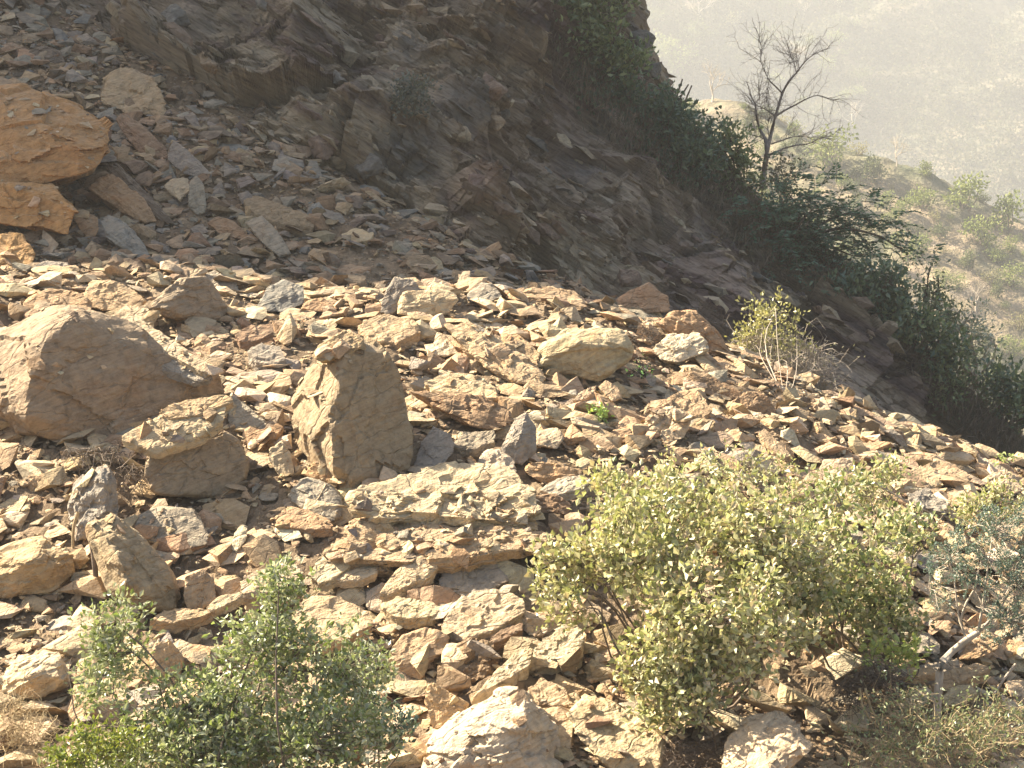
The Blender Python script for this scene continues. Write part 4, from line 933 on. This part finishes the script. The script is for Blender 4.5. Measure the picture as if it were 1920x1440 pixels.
tt = np.tile(np.linspace(-1, 1, per), len(C))[:, None]; A = np.repeat(ax, per, 0); posn = np.repeat(C, per, 0) + A * tt * .085
v, f, c = leaves(posn, rg_.normal(size=(n, 3)) + A * .5, rg_.uniform(.018, .034, n), rg_.uniform(.009, .014, n), rg_, colmix(BG, n, rg_))
link('foliage', mk('foliage', v - tr_base, f, M_LEAF, c), root)

# wiry scrub and dry matter
def wiry(name, label, cat, base, blobs, n, length, mat, seed, r=.004, leafn=0, cols=None, leafsize=.03, bend=.5, group=None, up=.8, part='stem'):
    rg = np.random.default_rng(seed); base = np.asarray(base, float); tb = TB(); tips = []
    root = empty(name, base); tag(root, label, cat, group)
    W = np.array([b[5] for b in blobs], float); W /= W.sum()
    for _ in range(n):
        b = blobs[rg.choice(len(blobs), p=W)]; c = P(b[0], b[1], b[4]); m = b[4] / F
        d = rg.normal(size=3); d /= np.linalg.norm(d); p = c + d * rg.random() ** .5 * np.array([b[2], b[2] * .7, b[3]]) * m
        dr = rg.normal(size=3) * np.array([1, 1, .6]) + np.array([0, 0, up]); dr /= np.linalg.norm(dr)
        q = p + dr * length * rg.uniform(.4, 1.2); cv = curve(p, q, rg, bend * .3, 5, rg.uniform(0, bend)); tb.tube(cv, r, r * .4, 3); tips += [cv[-1], cv[2]]
    tb.build(part, mat, root, base)
    if leafn:
        tips = np.array(tips); k = rg.integers(0, len(tips), leafn); v, f, c = leaves(tips[k] + rg.normal(0, leafsize, (leafn, 3)), rg.normal(size=(leafn, 3)), leafsize * rg.uniform(.6, 1.3, leafn), leafsize * .5 * rg.uniform(.6, 1.2, leafn), rg, colmix(cols, leafn, rg))
        link('foliage', mk('foliage', v - base, f, M_LEAF, c), root)
    return root
wiry('scrub', 'wiry grey green scrub filling the lower right corner', 'scrub', on(1780, 1435), [(1800, 1400, 150, 55, 13.6, 3), (1700, 1350, 90, 45, 14.2, 1.2), (1880, 1350, 60, 50, 14, 1), (1640, 1420, 70, 30, 13.6, .8)], 420, .38, M_STRAW, 201, .0035, 2600, [(.22, .26, .12), (.18, .2, .1), (.3, .3, .16), (.14, .17, .09)], .045)
wiry('root_tangle', 'tangle of brown roots and twigs left of the bent trunk', 'roots', on(1650, 1330), [(1650, 1270, 50, 28, 15, 1), (1600, 1290, 35, 30, 15, .6)], 230, .30, M_BARK, 202, .005, up=-.1, bend=.8, part='twig')
wiry('dry_grass', 'straw coloured dry grass tuft in the lower left corner', 'dry grass', on(60, 1400), [(50, 1380, 60, 50, 13.5, 1), (20, 1330, 40, 20, 13.8, .4), (90, 1430, 40, 20, 13.2, .5)], 420, .28, M_STRAW, 203, .0028, bend=.7, part='blade_mass')
wiry('dry_brush', 'low brown dry brush between the bottom cream boulder and the pale pink boulder', 'dry brush', on(1300, 1420), [(1300, 1415, 70, 28, 14.0, 1)], 330, .18, M_BARK, 204, .003, up=.5, part='twig')
wiry('dry_brush', 'brown roots and twigs caught above the smooth brown boulder', 'dry brush', on(250, 850), [(190, 850, 75, 14, 18.8, 1), (250, 890, 40, 25, 18.3, .6)], 150, .3, M_BARK, 205, .006, up=-.2, part='twig')
wiry('dry_tuft', 'small brown dry tuft right of the cream boulder', 'dry tuft', on(1212, 640), [(1215, 625, 20, 15, 23, 1)], 70, .25, M_BARK, 206, .005, part='twig')
# long hooked roots by the trunk
hb_ = on(1640, 1360); root = empty('hooked_roots', hb_); tag(root, 'pale curved roots looping down in front of the brown root tangle', 'roots'); tb = TB()
for pts in ([(1612, 1290), (1616, 1320), (1632, 1350), (1655, 1370)], [(1622, 1290), (1632, 1325), (1645, 1350), (1652, 1372)], [(1588, 1350), (1600, 1360), (1630, 1368), (1655, 1370)], [(1588, 1350), (1590, 1372), (1608, 1388)]):
    tb.tube([P(x, y, 14.3) for x, y in pts], .012, .008, 5)
tb.build('root', M_STRAW, root, hb_)
def stick(name, label, pts, Y, r, mat, cat='root'):
    b = P(pts[-1][0], pts[-1][1], Y); rt = empty(name, b); tag(rt, label, cat); tb = TB(); tb.tube(catmull(np.array([P(x, y, Y) for x, y in pts]), 18), r, r * .7, 6); tb.build('strand', mat, rt, b); return rt
stick('hanging_root', 'thin pale root hanging down in front of the rough upright boulder', [(146, 960), (138, 990), (137, 1030), (140, 1075), (148, 1100)], 17.4, .018, M_STRAW)
stick('hanging_root', 'thick frayed dark root along the left side of the brown wedge boulder', [(185, 972), (172, 1000), (176, 1040), (180, 1085)], 16.6, .04, M_BARK)
stick('dead_stick', 'bare grey stick lying across the leafy shrub near the right crest', [(1640, 905), (1665, 920), (1700, 940), (1752, 965)], 18.6, .012, M_PALE, 'stick')
stick('dead_stick', 'pale diagonal stick near the right edge below the orange tilted rock', [(1905, 1245), (1885, 1270), (1865, 1300)], 15.2, .014, M_PALE, 'stick')
stick('dead_stick', 'thin bare twig standing among the upper bush leaves', [(1385, 945), (1380, 920), (1384, 895), (1392, 880)], 17.5, .010, M_PALE, 'stick')
bush('green_sprout', 'small fresh green sprout in the fine rubble right of centre', 'sprout', on(1130, 812), [(1125, 780, 22, 26, 20.5, 1)], 12, 8, .07, [(.3, .4, .1), (.2, .3, .08)], 111, clump_r=.07, stems=3, wood=.006)
wiry('grass_tuft', 'small green grass tuft at the right foot of the cream boulder', 'grass tuft', on(1205, 715), [(1205, 705, 8, 6, 21.9, 1)], 36, .30, M_LEAF, 207, .006, 40, [(.15, .3, .08)], .05, up=1.4, part='blade_mass')
bush('leaf_sprig', 'pale leafy sprig standing against the shaded slope at the right edge', 'sprig', on(1900, 935), [(1890, 858, 20, 14, 22.5, 1)], 7, 7, .07, [(.34, .4, .16)], 112, clump_r=.07, stems=2, wood=.006)
# twiggy yellow shrub at the cliff foot
bush('twiggy_shrub', 'twiggy shrub with yellow leaves and bare grey lower twigs at the cliff foot', 'shrub', on(1480, 755), [(1440, 600, 55, 48, 26.4, 1.4), (1405, 650, 42, 50, 26.4, .9), (1475, 650, 55, 50, 26.4, .9)], 120, 10, .08, [(.36, .34, .12), (.42, .38, .18), (.27, .26, .11)], 113, clump_r=.2, stems=12, wood=.008, bark=M_PALE)
wiry('twiggy_shrub', 'leafless grey twig thicket below the yellow leaved shrub', 'shrub', on(1500, 760), [(1490, 695, 70, 42, 26.2, 1.5), (1420, 670, 40, 45, 26.4, .6), (1530, 720, 40, 25, 26, .5)], 800, .55, M_PALE, 208, .006, 600, [(.3, .28, .16)], .05, bend=.5)
# small grey shrub on the cliff
def onc(px, py):
    h = CLIFF_BVH.ray_cast(Vector((0, 0, 0)), Vector(ray(px, py)).normalized()); return np.array(h[0]) if h[0] else P(px, py, 38)
sb = onc(765, 235); bush('cliff_shrub', 'small grey shrub growing from the cliff face near the top centre', 'shrub', sb, [(770, 180, 42, 38, sb[1] - .6, 1)], 60, 14, .09, [(.10, .11, .09), (.13, .14, .11), (.08, .10, .08)], 114, clump_r=.2, stems=8, wood=.015)

# ---- shrubs along the shoulder of the hill
def shoulder(name, label, cat, x, y, blobs, ncl, seed, cols=DG, leaf=.16, per=16, clr=.42, dY=-.5, bark=None, **k):
    b = onc(x, y); Y = b[1] + dY; ncl = int(ncl * .8); k.setdefault('gap', .5); k.setdefault('fscale', 1.1)
    return bush(name, label, cat, b, [(a[0], a[1], a[2], a[3], Y, a[4]) for a in blobs], ncl, per, leaf, cols, seed, clump_r=clr, stems=k.pop('stems', 9), wood=k.pop('wood', .05), bark=bark, group='shrubs along the shoulder of the cliff', **k)
MG = [(.16, .20, .085), (.21, .25, .11), (.11, .15, .065), (.25, .28, .14)]
shoulder('hill_shrub', 'dark green tree crown at the top edge lit on its right side', 'tree', 1110, 150, [(1110, 30, 90, 90, 3), (1165, 70, 48, 70, 1.6), (1060, -30, 60, 60, 1.5), (1180, 0, 40, 40, .6)], 210, 301, MG, .17, 18)
shoulder('hill_shrub', 'dark bush hugging the slope below the top crown', 'bush', 1150, 190, [(1120, 150, 60, 50, 1), (1175, 170, 40, 50, 1)], 90, 302)
shoulder('hill_shrub', 'narrow dark shrub with pointed top left of the bare tree', 'shrub', 1255, 290, [(1255, 200, 42, 60, 1.4), (1290, 150, 14, 30, .25), (1230, 250, 45, 50, 1)], 110, 303)
shoulder('hill_shrub', 'round dark shrub midway between the pointed shrub and the bare tree', 'shrub', 1310, 350, [(1310, 260, 60, 60, 1.3), (1280, 320, 55, 45, 1)], 130, 304)
shoulder('hill_shrub', 'loose olive shrub just left of the bare tree trunk', 'shrub', 1375, 370, [(1370, 290, 45, 50, 1), (1390, 345, 40, 35, .8)], 90, 305, MG, .14)
shoulder('hill_shrub', 'thin twiggy shrub right behind the bare tree trunk', 'shrub', 1470, 390, [(1475, 325, 34, 28, 1)], 60, 306, [(.14, .12, .08), (.16, .16, .1)], .09, 8, wood=.015)
shoulder('hill_shrub', 'dusty dark shrub on the slope below the leaning frond tree', 'shrub', 1600, 600, [(1625, 530, 60, 45, 1), (1672, 570, 50, 45, 1)], 130, 308)
shoulder('hill_shrub', 'dark olive shrub lower on the shoulder right of the twiggy shrub', 'shrub', 1690, 680, [(1705, 615, 60, 42, 1), (1760, 665, 50, 38, 1)], 130, 309, DG + MG)
shoulder('hill_shrub', 'pale silvery leafless shrub standing out on the lower right shoulder', 'shrub', 1830, 720, [(1815, 610, 48, 50, 1), (1850, 660, 40, 40, .5)], 80, 310, [(.36, .38, .30), (.30, .33, .24), (.42, .42, .34)], .11, 10, .3, bark=M_PALE, wood=.04)
shoulder('hill_shrub', 'grey green shrub behind the leaning frond tree at the right', 'shrub', 1740, 640, [(1745, 540, 32, 45, 1), (1770, 590, 35, 35, 1)], 70, 311, [(.18, .21, .12), (.24, .26, .16)], .12, 12, .3)
shoulder('hill_shrub', 'dark bush at the right edge where the shoulder leaves the photo', 'bush', 1880, 810, [(1885, 725, 60, 45, 1), (1935, 765, 50, 45, 1)], 120, 312, DG + MG[:2])
shoulder('hill_shrub', 'brown green shrub between the silvery shrub and the right edge', 'shrub', 1790, 760, [(1790, 730, 50, 32, 1)], 60, 313, MG + [(.12, .1, .06)], .12)
# leaning tree with long drooping fronds
fb = onc(1480, 470); rgf = np.random.default_rng(15); root = empty('frond_tree', fb); tag(root, 'dark green leaning tree with drooping feathery fronds reaching right', 'tree', 'shrubs along the shoulder of the cliff')
tb = TB(); Yf = fb[1] - .8; LV = []; LF = []; LC = []; nb_ = 0
limbs = [[(1480, 470), (1500, 420), (1530, 385)], [(1480, 470), (1540, 420), (1600, 400), (1650, 430)], [(1480, 470), (1560, 430), (1640, 440), (1700, 475)], [(1480, 470), (1460, 420), (1430, 380)], [(1480, 470), (1540, 460), (1600, 480)], [(1480, 470), (1500, 500), (1560, 520)], [(1480, 470), (1500, 400), (1480, 365)]]
tips = []
for L_ in limbs:
    cv = catmull(np.array([P(x, y, Yf + (rgf.normal(0, .25) if (x, y) != (1480, 470) else 0)) for x, y in L_]), 12); tb.tube(cv, .045, .015, 5)
    for _ in range(75): tips.append((cv[rgf.integers(1, 12)] + rgf.normal(0, .36, 3), cv[-1] - cv[3]))
for p, d in tips:
    d = d / (np.linalg.norm(d) + 1e-6) * .7 + rgf.normal(0, .6, 3) + np.array([.25, 0, .1]); d /= np.linalg.norm(d); L = rgf.uniform(.45, .85); t = np.linspace(0, 1, 9)[:, None]
    cv = p + d * L * t + np.array([0, 0, -.45]) * L * t ** 2; tb.tube(cv[::2], .008, .003, 3)
    side = np.cross(d, [0, 0, 1]); side /= np.linalg.norm(side) + 1e-6
    for s in (-1, 1):
        pos = cv[1:]; dn = np.tile(side * s + d * .4 + np.array([0, 0, -.15]), (8, 1)) + rgf.normal(0, .15, (8, 3)); ln = np.full(8, .16) * np.linspace(1, .5, 8)
        v, f, c = leaves(pos, dn, ln, ln * .42, rgf, colmix([(.10, .175, .11), (.13, .21, .13), (.08, .14, .085)], 8, rgf)); LV.append(v); LF.append(f + nb_); LC.append(c); nb_ += len(v)
tb.build('trunk', M_BARK, root, fb); link('fronds', mk('fronds', np.vstack(LV) - fb, np.vstack(LF), M_LEAF, np.vstack(LC)), root)
# bare tree
b0 = P(1430, 352, 41.2); rgb = np.random.default_rng(31); root = empty('bare_tree', b0); tag(root, 'tall leafless tree standing alone on the ridge against the haze', 'tree')
tb = TB(); Yb = 41.2
main = [([(1430, 352), (1433, 320), (1438, 285), (1436, 262)], .11, .085), ([(1436, 262), (1424, 240), (1418, 215), (1416, 196), (1405, 175)], .06, .02), ([(1438, 285), (1446, 250), (1454, 218), (1467, 175), (1480, 152), (1493, 137)], .075, .03),
        ([(1493, 137), (1510, 115), (1530, 100), (1557, 90)], .026, .008), ([(1493, 137), (1488, 115), (1475, 100)], .02, .007), ([(1454, 218), (1475, 205), (1493, 196), (1515, 184), (1536, 179), (1562, 188)], .04, .010),
        ([(1438, 292), (1455, 285), (1471, 278), (1495, 272), (1518, 269), (1540, 258), (1563, 256)], .045, .010), ([(1446, 270), (1470, 262), (1493, 256), (1530, 258)], .03, .008), ([(1454, 218), (1440, 208), (1425, 200), (1399, 190)], .03, .008),
        ([(1467, 175), (1452, 160), (1442, 150), (1432, 130), (1425, 115), (1399, 98)], .03, .007), ([(1442, 262), (1440, 240), (1441, 222)], .02, .008), ([(1442, 150), (1438, 175), (1440, 188)], .014, .006), ([(1436, 262), (1420, 255), (1402, 252)], .02, .006),
        ([(1425, 115), (1428, 95), (1424, 75)], .014, .005), ([(1416, 196), (1424, 180), (1422, 165)], .014, .005), ([(1493, 137), (1497, 118), (1490, 95)], .014, .005)]
seeds = []
tw = TB()
for pts, r0, r1 in main:
    off = rgb.normal(0, .25, len(pts)); off[0] *= .2
    cv = catmull(np.array([P(x, y, Yb + o) for (x, y), o in zip(pts, [.22 * math.sin(q[0] * .37 + q[1] * .53) for q in pts])]), 14); tb.tube(cv, r0 * .72, r1 * .7, 6)
    if r0 < .1: seeds += [(cv[i], cv[min(i + 1, 13)] - cv[i - 1]) for i in range(3, 14)]
for p, d in seeds:
    for _ in range(1 + int(rgb.random() < .3)):
        q = d / (np.linalg.norm(d) + 1e-9) + rgb.normal(0, .75, 3) * np.array([1, .7, 1]) + np.array([0, 0, .35]); q /= np.linalg.norm(q); L = rgb.uniform(.3, .75)
        cv = curve(p, p + q * L, rgb, .08, 5); tw.tube(cv, .0075, .003, 3)
        for i in (2, 3, 4):
            q2 = q + rgb.normal(0, .7, 3); q2 /= np.linalg.norm(q2); tw.tube(curve(cv[i], cv[i] + q2 * L * .45, rgb, .08, 3), .0045, .002, 3)
tb.build('trunk', M_TREE, root, b0); tw.build('twig_crown', M_TREE, root, b0)
# dusty brush on the shoulder between the shrubs
bl = []; rgx = np.random.default_rng(3)
for _ in range(3600):
    t = rgx.random(); x = 1000 + 900 * t + rgx.normal(0, 22); ye = np.interp(x, [1000, 1200, 1400, 1500, 1620, 1750, 1900], [-30, 190, 370, 450, 560, 700, 830]); y = ye + abs(rgx.normal(0, 60 if x < 1450 else 26)) - 5
    bl.append((x, y))
tb = TB(); scr = []
for x, y in bl:
    h = CLIFF_BVH.ray_cast(Vector((0, 0, 0)), Vector(ray(x, y)).normalized())
    if h[0] is None: continue
    scr.append(np.array(h[0]))
scr = np.array(scr); n = len(scr); k = 5; sp_ = np.repeat(scr, k, 0) + rgx.normal(0, .18, (n * k, 3))
v, f, c = leaves(sp_ + np.array([0, -.45, -.1]), rgx.normal(0, .5, (n * k, 3)) + np.array([.15, -.2, 1]), rgx.uniform(.15, .45, n * k), rgx.uniform(.010, .03, n * k), rgx, colmix([(.20, .155, .115), (.16, .13, .095), (.23, .185, .14), (.12, .12, .08)], n * k, rgx))
tag(link('dry_brush_cover', mk('dry_brush_cover', v, f, M_DULL, c)), 'dry brush and grass covering the shoulder of the hill above the cliff', 'brush', kind='stuff')

# ---- trees on the hills across the valley
def crown_template(seed, n, leaf, cols, shape=(1, 1, .8), ncl=22):
    rg = np.random.default_rng(seed); C = rg.normal(size=(ncl, 3)); C /= np.linalg.norm(C, axis=1, keepdims=True); C *= rg.random((ncl, 1)) ** .5 * .75
    cc = C[rg.integers(0, ncl, n)]; o = rg.normal(size=(n, 3)); o /= np.linalg.norm(o, axis=1, keepdims=True); p = (cc + o * rg.random((n, 1)) ** .5 * .34) * np.array(shape) + np.array([0, 0, .85 * shape[2]])
    sh = rg.uniform(.8, 1.2, ncl)
    v, f, c = leaves(p, o + rg.normal(0, .5, (n, 3)), leaf * rg.uniform(.6, 1.3, n), leaf * .7 * rg.uniform(.6, 1.3, n), rg, colmix(cols, n, rg)); me = mk('crown', v, f, M_DULL, c)
    tb = TB()
    for i in range(7): tb.tube(curve((0, 0, -.25), C[i] * np.array(shape) + np.array([0, 0, .85 * shape[2]]), rg, .08, 5), .035, .012, 4)
    return me, mk('trunk', np.vstack(tb.v), np.vstack(tb.f), M_BARK, smooth=True)
PG = [(.20, .23, .08), (.26, .28, .10), (.16, .19, .07)]; OG = [(.12, .14, .06), (.09, .11, .05), (.15, .16, .08)]; YB = [(.30, .27, .14), (.24, .22, .12)]
TMP = {'pale green': [crown_template(600 + i, 520, .15, PG, (1, 1, [.9, .7, 1.1][i])) for i in range(3)], 'dull olive': [crown_template(620 + i, 520, .15, OG, (1, 1, [.9, .7, 1.1][i])) for i in range(3)], 'straw coloured': [crown_template(640 + i, 320, .12, YB, (1, 1, .7)) for i in range(2)]}
def bare_template(seed):
    rg = np.random.default_rng(seed); tb = TB(); tw = TB()
    def rec(p, d, L, r, lv):
        q = p + d * L; t = tb if lv < 2 else tw; t.tube(curve(p, q, rg, .06, 4), r, r * .6, 4)
        if lv < 4:
            for _ in range(3):
                dd = d + rg.normal(0, .5, 3) + np.array([0, 0, .15]); dd /= np.linalg.norm(dd); rec(q - d * L * rg.uniform(0, .3), dd, L * rg.uniform(.55, .8), r * .55, lv + 1)
    rec(np.array([0, 0, -.1]), np.array([.05, 0, 1.]), .7, .05, 0)
    return mk('twig_crown', np.vstack(tw.v), np.vstack(tw.f), M_PALE), mk('trunk', np.vstack(tb.v), np.vstack(tb.f), M_PALE)
TMP['bare pale'] = [bare_template(660), bare_template(661)]
def far_tree(x, y, rpx, kind, label, bvh, group, seed):
    rg = np.random.default_rng(seed); h, _ = hit(x, y + rpx * .6, bvh)
    if h is None: h, _ = hit(x, y + rpx * .6, FAR_BVH)
    if h is None: return
    s = rpx * h[1] / F; a, b = TMP[kind][rg.integers(len(TMP[kind]))]
    o = empty('leafless_tree' if kind == 'bare pale' else 'hillside_tree', h - np.array([0, 0, s * .1])); o.scale = (s, s, s * rg.uniform(.9, 1.15)); o.rotation_euler = (0, 0, rg.uniform(0, 6.28))
    tag(o, label, 'tree', group); link(a.name.split('.')[0], a, o); link('trunk', b, o)
gS = 'trees on the hillside across the valley'
named = [(1800, 355, 55, 'pale green', 'bright pale green tree on the spur crest at the right edge'), (1880, 400, 50, 'pale green', 'pale green tree right of the brightest one on the spur crest'), (1840, 430, 45, 'pale green', 'rounded pale green tree below the brightest spur tree'),
 (1680, 290, 35, 'bare pale', 'thin white leafless tree standing on the spur crest'), (1335, 165, 45, 'bare pale', 'white leafless tree high on the spur left of the bare ridge tree'), (1600, 225, 45, 'bare pale', 'grey leafless tree on the spur crest right of the bare ridge tree'),
 (1560, 290, 50, 'pale green', 'yellowish tree on the spur just right of the bare ridge tree'), (1640, 320, 35, 'dull olive', 'olive tree on the spur crest under the thin white tree'), (1240, 95, 45, 'pale green', 'pale green tree right beside the dark crown at the top'),
 (1270, 130, 40, 'pale green', 'light green shrub below the tree beside the top crown'), (1430, 70, 50, 'dull olive', 'hazy grey tree above the bare ridge tree'), (1300, 60, 40, 'dull olive', 'dull shrub near the top edge on the pale slope'),
 (1310, 15, 50, 'bare pale', 'faint leafless tree at the top edge on the warm slope'), (1730, 370, 35, 'pale green', 'small green tree on the spur left of the brightest one'), (1830, 560, 40, 'bare pale', 'pale leafless shrub on the lower spur above the silvery shrub')]
for i, (x, y, r, k, L) in enumerate(named): far_tree(x, y, r, k, L, SPUR_BVH, gS, 700 + i)
rs = np.random.default_rng(88); pl = [(a[0], a[1], a[2]) for a in named]; i = 0
GL = {'pale green': 'pale green spur tree', 'dull olive': 'dull olive spur shrub', 'straw coloured': 'straw coloured spur shrub', 'bare pale': 'pale leafless spur shrub'}
REF = [(n_[0], n_[1], r_) for n_, r_ in zip(named, ['brightest spur tree', 'pale tree at the right edge', 'rounded spur tree', 'thin white tree', 'high white leafless tree', 'grey leafless tree', 'yellowish spur tree', 'olive crest tree', 'tree beside the top crown', 'light green top shrub', 'hazy grey tree', 'dull top shrub', 'faint top tree', 'small green spur tree', 'pale lower shrub'])] + [(1440, 200, 'bare ridge tree'), (1700, 470, 'drooping frond tree'), (1815, 610, 'silvery shrub'), (1880, 760, 'dark right edge bush')]
used = set()
for _ in range(24000):
    if i >= 150: break
    x = rs.uniform(1180, 1940); y = rs.uniform(-10, 860); r = rs.uniform(9, 30) * (1 + .25 * (y > 450))
    h, _n = hit(x, y + r * .6, SPUR_BVH)
    if h is None and x < 1620: h, _n = hit(x, y + r * .6, FAR_BVH)
    if h is None: continue
    ch = CLIFF_BVH.ray_cast(Vector((0, 0, 0)), Vector(ray(x, y)).normalized())[0]
    if ch is not None: continue
    if any((x - a) ** 2 + (y - b) ** 2 < (.62 * (r + c)) ** 2 for a, b, c in pl): continue
    k = rs.choice(['pale green', 'dull olive', 'straw coloured', 'bare pale'], p=[.38, .36, .16, .1]); L = None
    for q in sorted(REF, key=lambda q: math.hypot(q[0] - x, q[1] - y))[:4]:
        for pre in ('', 'smaller ' if r < 18 else 'bigger '):
            t_ = '%s%s %s the %s' % (pre, GL[k], dirword(x - q[0], y - q[1]), q[2])
            if t_ not in used: L = t_; break
        if L: break
    if not L: continue
    used.add(L); pl.append((x, y, r)); far_tree(x, y, r, k, L, SPUR_BVH, 'trees and shrubs on the spur across the valley', 800 + i); i += 1
print('far trees', i)
# woods on the far mountainside: one mass
pts = []
rs = np.random.default_rng(12)
for _ in range(7500):
    x, y = rs.uniform(1150, 2000), rs.uniform(-60, 480); h, _n = hit(x, y, FAR_BVH)
    if h is not None and vnoise((h * .022)[None], 5)[0] > -.55: pts.append(h)
pts = np.array(pts); n = len(pts); k = 9; pp_ = np.repeat(pts, k, 0) + rs.normal(0, 2.0, (n * k, 3)) + np.array([0, 0, 2.0])
v, f, c = leaves(pp_, rs.normal(size=(n * k, 3)), rs.uniform(.8, 2.0, n * k), rs.uniform(.7, 1.6, n * k), rs, colmix([(.10, .11, .065), (.085, .095, .06), (.125, .125, .08), (.15, .135, .09)], n * k, rs))
tag(link('far_woods', mk('far_woods', v, f, M_DULL, c)), 'scrubby woods on the distant mountainside lost in haze', 'woods', kind='stuff')

# ------------------------------------------------------------------ the dusty air
ZTOP = max(float((np.array(o.bound_box)[:, 2]).max()) for o in (cliff, bpy.data.objects['far_hillside'], bpy.data.objects['valley_spur'])) + 1.5; print('haze top', ZTOP)
lo = np.array([-380., -30., -73.]); hi = np.array([860., 1010., ZTOP])
bm = bmesh.new(); bmesh.ops.create_cube(bm, size=1); me = bpy.data.meshes.new('haze'); bm.to_mesh(me); bm.free()
hz = link('haze', me); hz.location = (lo + hi) / 2; hz.scale = hi - lo
hm = bpy.data.materials.new('haze'); hm.use_nodes = True; nt = hm.node_tree
for nd_ in list(nt.nodes):
    if nd_.type == 'BSDF_PRINCIPLED': nt.nodes.remove(nd_)
pv_ = nt.nodes.new('ShaderNodeVolumePrincipled'); pv_.inputs['Density'].default_value = HAZE_DENSITY; pv_.inputs['Color'].default_value = (.56, .575, .59, 1)
pv_.inputs['Anisotropy'].default_value = .1
nt.links.new(pv_.outputs[0], nt.nodes['Material Output'].inputs['Volume']); me.materials.append(hm)
tag(hz, 'thin dusty haze filling the valley air', 'haze', kind='stuff')
# tidy duplicate mesh-only templates
print('objects', len(bpy.data.objects), 'tris', sum(len(o.data.polygons) for o in bpy.data.objects if o.type == 'MESH'))
